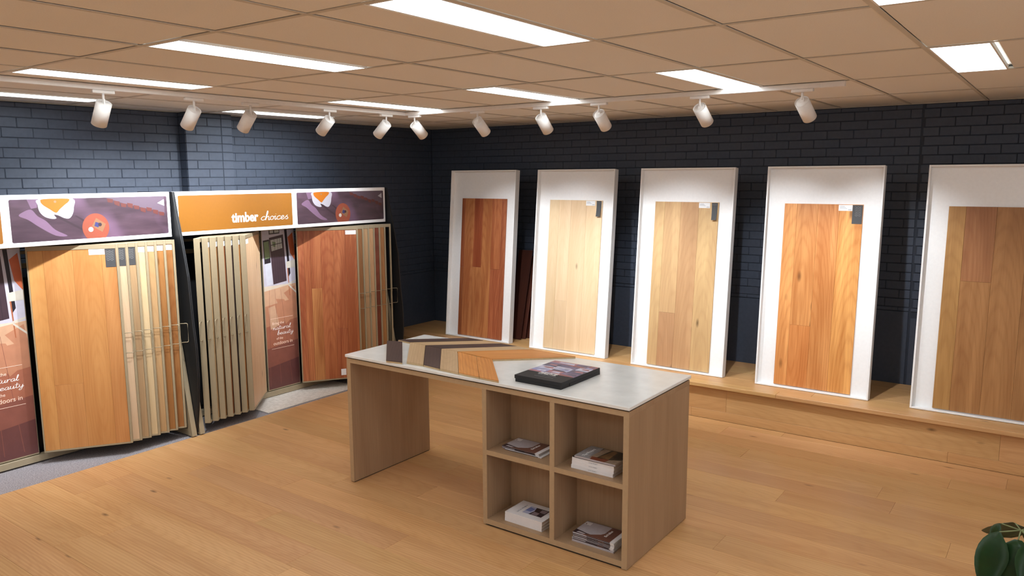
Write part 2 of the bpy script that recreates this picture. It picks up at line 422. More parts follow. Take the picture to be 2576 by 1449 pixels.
names_l = {(-3, 1): 'narrow lit ceiling panel over the purple picture sign, nearest the dark wall',
 (-1, 1): 'lit ceiling panel just room-side of the track over the big honey oak page',
 (2, 1): 'lit ceiling panel between the big front panel and the one beside the track',
 (4, 1): 'largest lit ceiling panel, cut by the top edge above the table',
 (7, 1): 'lit ceiling panel of which only a sliver shows at the upper edge of the photo',
 (-3, 3): 'narrow lit ceiling panel partly behind the third and fourth spots, over the orange sign',
 (-1, 3): 'lit ceiling panel whose end meets the corner of the two tracks',
 (2, 3): 'lit ceiling panel ending at the track above the first leaning frame',
 (4, 3): 'lit ceiling panel ending at the track above the third leaning frame',
 (7, 3): 'short square-looking lit ceiling panel beyond the end of the track'}
for (x0, x1, y0, y1) in lights:
    k = int(math.floor(x0/.6+.01)); r = int(round(y0/1.2))
    t = thing('ceiling_light', names_l.get((k, r), 'lit ceiling panel of the grid behind the camera position'), 'ceiling light', ((x0+x1)/2, (y0+y1)/2, H), group='recessed LED panels in the grid ceiling')
    a, b_ = (x1-x0)/2-.0125, (y1-y0)/2-.0125
    bm = bmesh.new()
    box(bm, -a, a, -b_, -b_+.009, -.001, .02); box(bm, -a, a, b_-.009, b_, -.001, .02); box(bm, -a, -a+.009, -b_+.009, b_-.009, -.001, .02); box(bm, a-.009, a, -b_+.009, b_-.009, -.001, .02)
    obj('frame', bm, M_lampw, t); boxo('diffuser', (-a+.009, a-.009, -b_+.009, b_-.009, .004, .007), M_panel, t)

# ------------------------------------------------------------------ lighting track and spots
TZ = 2.91
tr = thing('lighting_track', 'white L-shaped lighting track under the ceiling with a row of white spots', 'lighting track', (-.5, 4.79, H))
def tb(name, a, mat=M_lampw, bev=.002): return boxo(name, a, mat, tr, bev)
tb('track_rail', (-.021, .021, -4.9, -.02, TZ-H, -.0005)); tb('track_rail', (.02, 3.9, -.021, .021, TZ-H, -.0005))
tb('corner_joint', (-.02, .02, -.022, .02, TZ-H-.001, -.0005)); tb('end_feed', (3.9, 4.06, -.02, .02, TZ-H-.002, -.0005))
SP = [('L', 1.86, 33, 0), ('L', 2.53, 44, 0), ('L', 3.02, 45, 0), ('L', 3.83, 50, 0), ('L', 4.53, 50, 0),
      ('L', .98, 44, 0), ('L', .15, 44, 0), ('R', -.375, 50, 0), ('R', .40, 50, 0), ('R', 1.095, 46, 0), ('R', 1.665, 50, 0), ('R', 2.53, 50, .12), ('R', 3.28, 50, .2)]
lab = ['white track spot aimed steeply down, beside the dark pillar-free wall over the purple sign', 'white track spot in front of the lit brick pillar, dimmer than its neighbour',
 'white track spot overlapping the narrow lit panel above the orange sign', 'white track spot at the end of the narrow lit panel, tilted towards the wall', 'white track spot just short of the track corner, tilted to the wall of racks',
 'white track spot of the left run, first one beyond the photo edge', 'white track spot of the left run, second one beyond the photo edge',
 'bright white track spot just past the track corner, aimed at the first leaning frame', 'shaded white track spot hanging above the gap beside the first leaning frame', 'white track spot under the brightly lit stretch of track above the second frame',
 'white track spot next past the brightly lit track stretch, above the second frame edge', 'white track spot above the gap between the third and fourth leaning frames', 'white track spot nearest the end of the track, above the fourth leaning frame']
for i, (side, q, tl, sd) in enumerate(SP):
    loc = (-.5, q, TZ) if side == 'L' else (q, 4.79, TZ)
    yaw = PI if side == 'L' else PI/2-math.atan(sd)     # local +x towards the wall
    t = thing('track_spotlight', lab[i], 'spotlight', loc, (0, 0, 0), 'cylindrical spotlights on the track')
    bm = bmesh.new()
    if side == 'L': box(bm, -.016, .016, -.075, .075, -.022, -.0005, bev=.003)
    else: box(bm, -.075, .075, -.016, .016, -.022, -.0005, bev=.003)
    obj('adaptor', bm, M_lampw, t)
    bm = bmesh.new(); tube(bm, [(0, 0, -.022), (0, 0, -.075)], .008, 10); box(bm, -.012, .012, -.004, .004, -.095, -.06); obj('stem', bm, M_lampw, t)
    # body: axis tilted from straight down towards the wall
    ax = Vector((math.sin(math.radians(tl))*math.cos(yaw), math.sin(math.radians(tl))*math.sin(yaw), -math.cos(math.radians(tl))))
    R_ = ax.to_track_quat('Z', 'Y').to_matrix().to_4x4()
    R_.translation = Vector((0, 0, -.088))
    bm = bmesh.new()
    rg = lathe(bm, [(.0, 0), (.043, 0), (.0445, .0015), (.0475, .0015), (.0475, -.006), (.050, -.006), (.050, .160), (.0465, .160), (.043, .13)], 32, M=R_)
    lathe(bm, [(.0, 0.001), (.043, .001)], 32, M=R_)
    body = obj('lamp_body', bm, M_lampw, t)
    bm = bmesh.new(); lathe(bm, [(0, .131), (.043, .131)], 24, M=R_); obj('lens', bm, M_lens, t)
    ld = bpy.data.lights.new('spot', 'SPOT'); ld.energy = SPOT_W*{0: 1.35, 1: 1.45, 2: 1.45, 3: 1.2, 4: .75, 5: .8, 6: 1.1, 7: .85, 8: 1.15}.get(i, 1.12); ld.spot_size = math.radians(86 if side == 'L' else 66); ld.spot_blend = .9 if side == 'L' else .8; ld.shadow_soft_size = .022; ld.color = (.94, .995, 1.05)
    ax0 = ax; tb_ = math.radians(tl-(6 if side == 'R' else -4)); ax = Vector((math.sin(tb_)*math.cos(yaw), math.sin(tb_)*math.sin(yaw), -math.cos(tb_)))
    lo = ob('spot_lamp', ld, t); lo.rotation_euler = (-ax).to_track_quat('Z', 'Y').to_euler(); lo.location = Vector((0, 0, -.088))+ax0*.166

# ------------------------------------------------------------------ leaning frames
def board(parent, x0, x1, z0, z1, th, y, wd, splits, tints, name='plank', zax=True):
    """vertical planks: splits = list of (u0,u1,[v joints]) ; local y = front face position"""
    i = 0
    for u0, u1, js in splits:
        vs = [0]+list(js)+[1]
        for a, b_ in zip(vs, vs[1:]):
            bm = bmesh.new(); g = .0008
            box(bm, 0, (u1-u0)*(x1-x0)-g, y-th, y, 0, (b_-a)*(z1-z0)-g, bev=.001)
            o = obj(name, bm, wd, parent, (x0+u0*(x1-x0), 0, z0+a*(z1-z0))); o.color = tints[i % len(tints)]; i += 1
FR = [((-1.414, 6.389), (6.556, 2.389), .985), ((-.117, 6.36), (6.545, 2.389), .995), ((1.213, 6.315), (6.485, 2.393), 1.0), ((2.543, 6.285), (6.42, 2.40), 1.0), ((3.876, 6.265), (6.43, 2.405), 1.0)]
FL = ['white leaning frame with striped red-brown gum boards, nearest the room corner', 'white leaning frame with the palest cream oak boards', 'white leaning frame with greyish natural oak boards, directly behind the table end',
      'white leaning frame with orange rustic oak boards and dark knots', 'white leaning frame with mid-brown oak boards, cut off by the photo edge']
g1 = lambda a, r=1, b=1: (a, a*r, a*b, 1)
FS = [
 (W_red, [(0, .08, [.5]), (.08, .29, []), (.29, .48, [.505]), (.48, .69, []), (.69, .90, [.5]), (.90, 1, [])], [g1(.82), g1(.9, .95), g1(1.12, 1.15, 1.1), g1(1.14, 1.18, 1.1), g1(.8, .8, .8), g1(1.12, 1.15, 1.05), g1(.95, .9), g1(1.05), g1(.86, .9)]),
 (W_pale, [(0, .19, []), (.19, .42, [.33]), (.42, .71, []), (.71, 1, [])], [g1(1.0, 1.02), g1(.98), g1(1.05), g1(1.04), g1(1.08)]),
 (W_taupe, [(0, .16, []), (.16, .42, [.33]), (.42, .70, []), (.70, 1, [])], [g1(1.04, 1.04, 1.02), g1(.9, .9, .92), g1(1.02), g1(.94, .93, .93), g1(1.04, 1.04)]),
 (W_rustic, [(0, .17, []), (.17, .44, [.34]), (.44, .71, []), (.71, 1, [])], [g1(1.06), g1(1.02, .93, .9), g1(.97), g1(.98), g1(1.1, 1.08)]),
 (W_brown, [(0, .18, []), (.18, .49, [.64]), (.49, .80, []), (.80, 1, [])], [g1(1.1, 1.1), g1(1.02), g1(.92, .9), g1(1.0), g1(.95)])]
for i, ((x, y), (yt, zt), wd_) in enumerate(FR):
    ang = math.atan2(yt-y, zt-PLAT)
    t = thing('leaning_display', FL[i], 'flooring display', (x, y, PLAT+.003), (-ang, 0, 0), 'white framed flooring displays leaning on the dark brick wall')
    Wf, Lf, D, e = wd_, 2.048, .08, .014
    bm = bmesh.new()
    box(bm, 0, e, 0, D, 0, Lf, bev=.0015); box(bm, Wf-e, Wf, 0, D, 0, Lf, bev=.0015); box(bm, e, Wf-e, 0, D, 0, e, bev=.0015); box(bm, e, Wf-e, 0, D, Lf-e, Lf, bev=.0015)
    obj('surround', bm, M_white, t)
    boxo('back_board', (e, Wf-e, .052, .066, e, Lf-e), M_white, t)
    w_, sp_, ti = FS[i]
    board(t, .165, .842 if i < 4 else .86, .022, 1.712, .014, .0515, w_, sp_, ti)
    if i in (1, 2, 3):
        zt_ = 1.706; xr = .838
        lb = boxo('label', (xr-.20, xr-.085, .0364, .0374, zt_-.052, zt_), M_label, t)
        bm = bmesh.new()
        for q in range(3): box(bm, xr-.19, xr-.15+.01*q, .0359, .0363, zt_-.014-.009*q, zt_-.011-.009*q)
        box(bm, xr-.12, xr-.09, .0359, .0363, zt_-.045, zt_-.04); obj('label_print', bm, M_labelln, lb)
        cw, ch, pr = ((.062, .17, .012) if i < 3 else (.084, .165, .003))
        bm = bmesh.new()
        if i < 3:   # curling card
            n = 8; 
            for q in range(n):
                a0, a1 = q/n, (q+1)/n
                f = lambda a: .0355-.03*a*a
                w0, w1 = cw*(1-.22*a0), cw*(1-.22*a1)
                prism(bm, [(xr-.006-w0, f(a0), zt_-ch*a0), (xr-.006, f(a0), zt_-ch*a0), (xr-.006-(.0), f(a1), zt_-ch*a1), (xr-.006-w1, f(a1), zt_-ch*a1)], (0, .0008, 0))
        else: box(bm, xr-cw, xr, .0360, .0370, zt_-ch, zt_)
        cd_ = obj('swatch_card', bm, M_card, t)
        bm = bmesh.new()
        for q in range(6):
            zz = zt_-.012-.015*q; yy = .0352-.03*((.012+.015*q)/ch)**2 if i < 3 else .0355
            for s_ in (0, 1):
                xa = xr-.012-s_*.026; 
                prism(bm, [(xa, yy, zz), (xa-.012, yy, zz-.008), (xa-.012, yy, zz-.0105), (xa, yy, zz-.0025)], (0, .0003, 0)); prism(bm, [(xa-.024, yy, zz), (xa-.012, yy, zz-.008), (xa-.012, yy, zz-.0105), (xa-.024, yy, zz-.0025)], (0, .0003, 0))
        obj('card_lines', bm, M_cardln, cd_)
# loose dark boards behind the first frame
for k, (xr, yb, yt_, L_) in enumerate(((-.455, 6.66, 6.93, 1.10), (-.425, 6.72, 6.97, 1.02), (-.385, 6.79, 7.02, .98))):
    bm = bmesh.new(); box(bm, -.2, 0, 0, .014, 0, L_, bev=.001)
    o = obj('loose_board', bm, W_jarrah); o.location = (xr, yb, PLAT+.003); o.rotation_euler = (-math.asin((yt_-yb)/L_), 0, 0); o.color = g1(.9+.15*k)
    tag(o, ['dark red-brown loose board leaning closest behind the first white frame', 'dark red-brown loose board in the middle of the three behind the first white frame', 'dark red-brown loose board of the three leaning nearest the bricks'][k], 'board', 'dark loose boards behind the first frame')

# ------------------------------------------------------------------ writing
def text_mesh(body, size, bold=0, align='LEFT', ext=.0003):
    cu = bpy.data.curves.new('t', 'FONT'); cu.body = body; cu.size = size; cu.offset = bold; cu.extrude = ext; cu.align_x = align; cu.resolution_u = 3
    o = bpy.data.objects.new('t', cu); C.objects.link(o); dg = bpy.context.evaluated_depsgraph_get(); dg.update()
    me = bpy.data.meshes.new_from_object(o.evaluated_get(dg)); bpy.data.objects.remove(o); return me
def fit(me, width, height):
    xs_ = [v.co.x for v in me.vertices]; k = width/(max(xs_)-min(xs_)); x0 = min(xs_); ys_ = [v.co.y for v in me.vertices]; ky = height/(max(ys_)-min(ys_))
    for v in me.vertices: v.co.x = (v.co.x-x0)*k; v.co.y *= ky
    return me
GL = {'c': (.95, [[(.85, .82), (.55, 1), (.15, .7), (.05, .3), (.35, 0), (.75, .12), (1.0, .35)]]),
 'h': (1.0, [[(-.05, .3), (.3, 1.3), (.42, 2.25), (.25, 2.3), (.12, 1.2), (.05, 0), (.2, .6), (.55, 1.0), (.72, .7), (.68, .1), (.85, 0), (1.05, .3)]]),
 'o': (.95, [[(.45, 1), (.1, .75), (.08, .25), (.4, 0), (.72, .25), (.75, .7), (.45, 1), (.6, .85), (1.0, .8)]]),
 'i': (.5, [[(.05, .8), (.18, 1), (.15, .2), (.3, 0), (.55, .3)], [(.24, 1.45), (.27, 1.5)]]),
 'e': (.85, [[(.0, .35), (.5, .55), (.62, .85), (.35, 1), (.08, .6), (.15, .1), (.45, 0), (.9, .35)]]),
 's': (.85, [[(.0, .3), (.35, .8), (.6, 1.05), (.4, .8), (.75, .35), (.6, .02), (.25, .05)]]),
 'n': (1.05, [[(.0, .9), (.12, 1), (.08, 0), (.2, .6), (.5, 1), (.68, .8), (.65, .15), (.8, 0), (1.08, .35)]]),
 'a': (1.05, [[(.75, .85), (.45, 1), (.1, .65), (.15, .1), (.45, .05), (.72, .5), (.78, .95), (.72, .25), (.85, 0), (1.08, .35)]]),
 't': (.7, [[(.25, 1.9), (.2, .9), (.2, .15), (.42, 0), (.75, .35)], [(-.15, 1.25), (.25, 1.3), (.65, 1.4)]]),
 'u': (1.05, [[(.0, .8), (.12, 1), (.08, .3), (.3, 0), (.6, .3), (.72, 1), (.7, .2), (.82, 0), (1.08, .35)]]),
 'r': (.75, [[(.0, .8), (.12, 1), (.1, 0), (.18, .6), (.45, 1), (.65, .95), (.75, .85)]]),
 'l': (.55, [[(-.05, .3), (.3, 1.2), (.4, 2.1), (.25, 2.15), (.14, 1.0), (.2, .1), (.4, 0), (.6, .3)]]),
 'b': (.9, [[(-.05, .3), (.25, 1.2), (.35, 2.2), (.2, 2.2), (.1, 1.0), (.08, 0), (.4, 0), (.68, .35), (.55, .85), (.2, .7), (.5, .8), (.95, .8)]]),
 'y': (1.0, [[(.0, .8), (.12, 1), (.1, .35), (.35, .1), (.65, .4), (.75, 1), (.7, -.3), (.45, -1.0), (.15, -.9), (.3, -.4), (1.0, .35)]])}
def cat(pts, n=6):
    if len(pts) < 3: return pts
    P = [pts[0]]+list(pts)+[pts[-1]]; out = []
    for i in range(1, len(P)-2):
        p0, p1, p2, p3 = P[i-1:i+3]
        for k in range(n):
            t = k/n; out.append(tuple(.5*((2*p1[j])+(-p0[j]+p2[j])*t+(2*p0[j]-5*p1[j]+4*p2[j]-p3[j])*t*t+(-p0[j]+3*p1[j]-3*p2[j]+p3[j])*t**3) for j in (0, 1)))
    return out+[pts[-1]]
def script_word(word, xh, wd_, slant=.12):
    bm = bmesh.new(); x = 0
    for ch in word:
        adv, sts = GL[ch]
        for st in sts:
            pts = [Vector(((x+px_+py_*slant)*xh, py_*xh, 0)) for px_, py_ in cat(st)]
            L_, R2 = [], []
            for i, p in enumerate(pts):
                d = (pts[min(i+1, len(pts)-1)]-pts[max(i-1, 0)])
                d = d.normalized() if d.length > 0 else Vector((1, 0, 0)); n = Vector((-d.y, d.x, 0))*wd_/2
                L_.append(bm.verts.new(p+n)); R2.append(bm.verts.new(p-n))
            for i in range(len(pts)-1): bm.faces.new([R2[i], R2[i+1], L_[i+1], L_[i]])
        x += adv
    me = mesh_of(bm, 'lettering', M_ink); return me, x*xh

# plane of a sign: local (x right, y up) -> world, facing +x (right = +y)
def face_px(parent, me_or_bm, name, mat, y, z, xoff, sx=1):
    me = me_or_bm
    if isinstance(me, bmesh.types.BMesh): me = mesh_of(me, name, mat)
    elif mat is not None:
        me.materials.clear(); me.materials.append(mat)
    o = ob(name, me, parent, (xoff, y, z)); o.rotation_euler = (PI/2, 0, PI/2); return o

dimc = lambda c_, k: tuple(x*k for x in lin(*c_)[:3])+(1,)
# ------------------------------------------------------------------ printed picture of the header sign
def print_mat(name, base, hot, dark, band=6):
    t = NT(name); t.b.inputs['Roughness'].default_value = .4
    tc = t.n('ShaderNodeTexCoord'); mp_ = t.n('ShaderNodeMapping'); mp_.inputs['Rotation'].default_value = (0, 0, .45); mp_.inputs['Scale'].default_value = (1.6, 9, 1)
    t.l(tc.outputs['Object'], mp_.inputs['Vector']); n1 = t.n('ShaderNodeTexNoise'); n1.inputs['Scale'].default_value = 1.6; n1.inputs['Detail'].default_value = 5; t.l(mp_.outputs[0], n1.inputs['Vector'])
    n2 = t.n('ShaderNodeTexNoise'); n2.inputs['Scale'].default_value = 2.3; n2.inputs['Detail'].default_value = 2; t.l(tc.outputs['Object'], n2.inputs['Vector'])
    c1 = t.ramp(n1.outputs[0], [(.3, dark), (.7, base)])
    t.l(t.mix(t.ramp(n2.outputs[0], [(.48, (0, 0, 0, 1)), (.68, (.8, .8, .8, 1))]), c1, hot), t.b.inputs['Base Color']); return t.m
M_pfloor = print_mat('print_dark_floor', dimc((104, 78, 92), .5), dimc((156, 118, 150), .5), dimc((74, 54, 66), .45))
pf = {n: flat('print_'+n, dimc(c_, .5), .45) for n, c_ in dict(white=(226, 222, 234), orange=(232, 132, 24), table=(176, 88, 64), tray=(168, 120, 86), dark=(70, 50, 60), lilac=(150, 116, 146), books=(120, 60, 54), grey=(120, 100, 116), blue=(70, 70, 130), cup=(236, 232, 222), tan=(200, 150, 110)).items()}
PF = list(pf); PM = [M_pfloor]+[pf[n] for n in PF]
def poly(bm, pts, z, mi): 
    f = bm.faces.new([bm.verts.new((p[0], p[1], z)) for p in pts]); f.material_index = mi
    if f.normal.z < 0: pass
    f.normal_update()
    if f.normal.z < 0: f.normal_flip()
def ell(cx_, cy_, a, b_, n=28, rot=0): return [(cx_+a*math.cos(2*PI*k/n)*math.cos(rot)-b_*math.sin(2*PI*k/n)*math.sin(rot), cy_+a*math.cos(2*PI*k/n)*math.sin(rot)+b_*math.sin(2*PI*k/n)*math.cos(rot)) for k in range(n)]
def smooth(pts, n=4):
    m = len(pts); out = []
    for i in range(m):
        p0, p1, p2, p3 = pts[i-1], pts[i], pts[(i+1) % m], pts[(i+2) % m]
        for k in range(n):
            t = k/n; out.append(tuple(.5*((2*p1[j])+(-p0[j]+p2[j])*t+(2*p0[j]-5*p1[j]+4*p2[j]-p3[j])*t*t+(-p0[j]+3*p1[j]-3*p2[j]+p3[j])*t**3) for j in (0, 1)))
    return out
def sign_picture():
    """1.23 x .32 picture, origin at its lower left"""
    Wp, Hp = 1.235, .325; bm = bmesh.new(); I_ = lambda n: PF.index(n)+1
    S = lambda u, v: (u*Wp, (1-v)*Hp)
    poly(bm, [(x+Wp/2, y+Hp/2) for x, y in rrect(Wp, Hp, .012)], 0, 0)
    poly(bm, smooth([S(.07, .30), S(.12, .24), S(.155, .40), S(.20, .52), S(.25, .74), S(.32, .90), S(.25, .88), S(.16, .66), S(.10, .48), S(.05, .38)]), .0003, I_('lilac'))
    poly(bm, [S(.10, .0), S(.16, .0), S(.155, .2), S(.12, .22)], .0003, I_('lilac'))
    poly(bm, [S(.245, .40), S(.27, .40), S(.42, .75), S(.415, .80)], .0004, I_('dark')); poly(bm, [S(.37, .42), S(.385, .42), S(.45, .58), S(.44, .62)], .0004, I_('dark'))
    poly(bm, smooth([S(.168, .004), S(.160, .14), S(.168, .30), S(.195, .42), S(.235, .475), S(.262, .465), S(.25, .38), S(.275, .40), S(.31, .47), S(.34, .48), S(.362, .38), S(.372, .22), S(.366, .004)]), .0006, I_('white'))
    poly(bm, smooth([S(.195, .004), S(.178, .06), S(.19, .14), S(.225, .24), S(.262, .335), S(.285, .26), S(.315, .16), S(.344, .07), S(.335, .004)]), .0008, I_('orange')); poly(bm, ell(.262*Wp, .93*Hp, .008*Wp, .008*Wp, 12), .0009, I_('tan'))
    poly(bm, [S(.57, .0), S(.98, .0), S(.98, .46), S(.90, .36), S(.70, .17)], .0004, I_('grey')); 
    for q in range(9): 
        u = .585+.044*q; v = .02+.043*q+.02*(q*7 % 3); poly(bm, [S(u, v), S(u+.040, v+.03), S(u+.036, v+.12+.03*(q % 2)), S(u+.004, v+.10)], .0006, I_('books'))
    poly(bm, [S(.93, .18), S(.98, .08), S(.98, .26)], .0007, I_('white'))
    poly(bm, [p for p in ell(.500*Wp, .26*Hp, .086*Wp, .093*Wp, 40) if True], .0009, I_('table'))
    poly(bm, [S(.505, .50), S(.565, .66), S(.54, .86), S(.475, .70)], .0011, I_('tray')); poly(bm, [S(.50, .60), S(.53, .64), S(.515, .74), S(.49, .70)], .0013, I_('blue'))
    poly(bm, ell(.527*Wp, .33*Hp, .012*Wp, .012*Wp, 16), .0014, I_('dark')); poly(bm, ell(.467*Wp, .22*Hp, .016*Wp, .016*Wp, 20), .0013, I_('cup'))
    # trim what hangs below the picture
    bmesh.ops.bisect_plane(bm, geom=list(bm.verts)+list(bm.edges)+list(bm.faces), plane_co=(0, 0, 0), plane_no=(0, -1, 0), clear_outer=True)
    return mesh_of(bm, 'picture', PM)
ME_PIC = sign_picture()
def orange_panel():
    bm = bmesh.new(); Wp, Hp = 1.235, .325; poly(bm, [(x+Wp/2, y+Hp/2) for x, y in rrect(Wp, Hp, .012)], 0, 0); return mesh_of(bm, 'colour_field', M_orange)
ME_ORG = orange_panel(); ME_TIM = fit(text_mesh('timber', .125, .0036), .298, .094); ME_CHO = fit(script_word('choices', .042, .0046)[0], .325, .092)

# poster print
def poster_mesh():
    """.42 x 1.70, origin lower left"""
    Wp, Hp = .405, 1.69; cols = dict(wall=(214, 210, 226), door=(70, 52, 62), glass=(196, 200, 196), leaf=(128, 150, 110), cab=(222, 224, 238), fl1=(238, 222, 200), fl2=(226, 180, 146), fl3=(206, 144, 112), fl4=(180, 112, 88), fl5=(148, 90, 78), fl6=(116, 70, 68), chairw=(228, 220, 206), wood=(186, 110, 76), cush=(214, 110, 70), black=(40, 34, 44), pale=(226, 182, 150))
    mats = [flat('poster_'+n, dimc(c_, .72), .4, noise=.06, nscale=14) for n, c_ in cols.items()]; I_ = {n: i for i, n in enumerate(cols)}
    bm = bmesh.new(); S = lambda u, v: (u*Wp, (1-v)*Hp)
    def q(pts, z, n): poly(bm, [S(*p) for p in pts], z, I_[n])
    q([(0, 0), (1, 0), (1, .36), (0, .36)], 0, 'wall')
    bands = ['fl1', 'fl2', 'fl3', 'fl4', 'fl5', 'fl6']; vs = [.345, .375, .47, .60, .74, .86, 1]
    for i, n in enumerate(bands): q([(0, vs[i]), (1, vs[i]-(.03 if i else 0)), (1, vs[i+1]-(.03 if i < 5 else 0)), (0, vs[i+1])], .0002, n)
    for i, (a, b_) in enumerate(((.15, .05), (.32, .38), (.50, .74), (.66, 1.15))):   # plank seams towards the viewer
        if b_ <= 1: q([(a, .37), (a+.006, .37), (b_+.012, .98), (b_, .98)], .0004, 'fl5')
    q([(.34, .43), (.60, .44), (.86, .56), (.62, .60)], .0003, 'fl3'); q([(.60, .40), (.95, .36), (1, .44), (.82, .47)], .0003, 'fl3'); q([(.1, .48), (.3, .47), (.42, .60), (.14, .62)], .0003, 'pale')
    q([(.03, .06), (.22, .055), (.24, .20), (.05, .205)], .0004, 'black'); q([(.05, .07), (.20, .065), (.22, .17), (.07, .175)], .0006, 'leaf')
    q([(.06, .205), (.24, .20), (.27, .335), (.09, .34)], .0004, 'cab')
    q([(.22, .0), (.55, .0), (.55, .022), (.22, .025)], .0004, 'black'); q([(.25, .0), (.36, .0), (.36, .017), (.25, .018)], .0006, 'glass'); q([(.39, .0), (.53, .0), (.53, .016), (.39, .017)], .0006, 'glass')
    q([(.22, .045), (.66, .03), (.71, .325), (.29, .338)], .0005, 'door')
    q([(.26, .06), (.60, .05), (.62, .115), (.28, .13)], .0007, 'glass')
    for u in (.37, .47, .54): q([(u, .053), (u+.008, .053), (u+.02, .124), (u+.012, .124)], .0009, 'black')
    q([(.27, .09), (.61, .08), (.612, .084), (.272, .094)], .0009, 'black'); q([(.31, .07), (.42, .075), (.40, .105), (.33, .10)], .0008, 'leaf')
    for u in (.36, .43, .50, .57): q([(u, .15), (u+.006, .15), (u+.03, .33), (u+.024, .33)], .0007, 'black')
    q([(.70, .0), (.78, .0), (.84, .28), (.78, .30)], .0005, 'black'); q([(.80, .05), (.96, .02), (1, .12), (1, .20), (.86, .15)], .0006, 'cush')
    q([(.72, .205), (1, .195), (1, .245), (.73, .245)], .0009, 'chairw'); q([(.74, .245), (.77, .245), (.80, .42), (.78, .42)], .0009, 'wood'); q([(.76, .34), (1, .325), (1, .335), (.76, .35)], .001, 'chairw'); q([(.76, .345), (1, .40), (1, .412), (.76, .357)], .001, 'chairw')
    return mesh_of(bm, 'photo_print', mats)
ME_POS = poster_mesh()
M_pink = flat('pale_pink_ink', lin(246, 218, 200), .5)
ME_T1 = fit(text_mesh('Bring the', .038), .150, .036); ME_T2 = fit(script_word('natural', .024, .0030)[0], .235, .050); ME_T3 = fit(script_word('beauty', .024, .0030)[0], .212, .074); ME_T4 = fit(text_mesh('of the', .032), .083, .026); ME_T5 = fit(text_mesh('outdoors in', .050), .245, .036)

# ------------------------------------------------------------------ racks
PH, PZ, PT, PL = 1.69, .10, .043, .655
def tray_mesh():
    """page tray: local x along the page from hinge to free edge, y thickness (front at y=0 facing -y), z up"""
    bm = bmesh.new(); e = .018
    box(bm, 0, .010, 0, PT, 0, PH, bev=.001); box(bm, PL-e, PL, 0, PT, 0, PH, bev=.0015); box(bm, .010, PL-e, 0, PT, 0, .012); box(bm, .010, PL-e, 0, PT, PH-.034, PH)
    return mesh_of(bm, 'sample_page', M_steel_edge)
def tray_back():
    bm = bmesh.new(); box(bm, .010, PL-.018, PT-.006, PT-.003, .012, PH-.034); return mesh_of(bm, 'tray_back', M_steel)
def handle_mesh():
    bm = bmesh.new(); z0, z1 = .775, .945; xo = PL+.062; r = .012; P = [(PL-.002, PT*.5, z1)]
    for k in range(5): a = PI/2*k/4; P.append((xo-r+r*math.sin(a), PT*.5, z1-r+r*math.cos(a)))
    for k in range(5): a = PI/2*k/4; P.append((xo-r+r*math.cos(a), PT*.5, z0+r-r*math.sin(a)))
    P.append((PL-.002, PT*.5, z0)); tube(bm, P, .0032, 8); return mesh_of(bm, 'handle', M_steel_edge)
ME_TRAY, ME_TB, ME_H = tray_mesh(), tray_back(), handle_mesh()
bm = bmesh.new(); box(bm, 0, .115, 0, .001, 0, .045); ME_LB = mesh_of(bm, 'label', M_label)
bm = bmesh.new(); box(bm, 0, .075, 0, .001, 0, .15); ME_CARD = mesh_of(bm, 'swatch_card', M_card)
bm = bmesh.new()
for q in range(6):
    zz = .135-.014*q
    for a in (.006, .034):
        prism(bm, [(a, -.0004, zz), (a+.014, -.0004, zz-.009), (a+.014, -.0004, zz-.0115), (a, -.0004, zz-.0025)], (0, .0003, 0)); prism(bm, [(a+.028, -.0004, zz), (a+.014, -.0004, zz-.009), (a+.014, -.0004, zz-.0115), (a+.028, -.0004, zz-.0025)], (0, .0003, 0))
ME_CL = mesh_of(bm, 'card_lines', M_cardln)
def page(rack, hx, hy, ox, oy, mat, tint, splits=None, tints=None, label=True, card=False, empty=False, flip=False, lab_txt=None):
    """hinge (hx,hy), free edge direction to (ox,oy); flip: front face on the other side"""
    d = Vector((ox-hx, oy-hy, 0)); ang = math.atan2(d.y, d.x)
    pg = ob('sample_page', ME_TRAY, rack, (hx, hy, PZ), (0, 0, ang))
    sg = 1
    if flip: pg.scale = (1, -1.16, 1)
    if lab_txt: pg['label'] = lab_txt
    if not empty:
        ob('tray_back', ME_TB, pg)
        X0, X1, Zb, Zt = .0105, PL-.0185, .0125, PH-.0345
        for i, (u0, u1, js) in enumerate(splits or [(0, 1, [])]):
            vs = [0]+list(js)+[1]
            for a, b_ in zip(vs, vs[1:]):
                bm = bmesh.new(); box(bm, 0, (u1-u0)*(X1-X0)-.0006, 0, .012, 0, (b_-a)*(Zt-Zb)-.0006, bev=.0008)
                o = obj('plank', bm, mat, pg, (X0+u0*(X1-X0), .004, Zb+a*(Zt-Zb))); o.color = tint if not tints else tints.pop(0)
        cl = PL-.02
        if card: 
            cc = ob('swatch_card', ME_CARD, pg, (cl-.076, .0025, PH-.034-.152)); 
            ob('card_lines', ME_CL, pg, (cl-.076, .0025, PH-.034-.152))
            ln = ob('label', ME_LB, pg, (cl-.076-.117, .0025, PH-.034-.047))
        elif label: ob('label', ME_LB, pg, (cl-.117, .0025, PH-.034-.052))
    ob('handle', ME_H, pg)
    return pg
PROFILE = [(2.20, -1.557), (2.0, -1.52), (1.81, -1.474), (1.46, -1.405), (1.05, -1.377), (.82, -1.35), (.56, -1.347), (.29, -1.378), (.03, -1.43)]
SX = -1.565
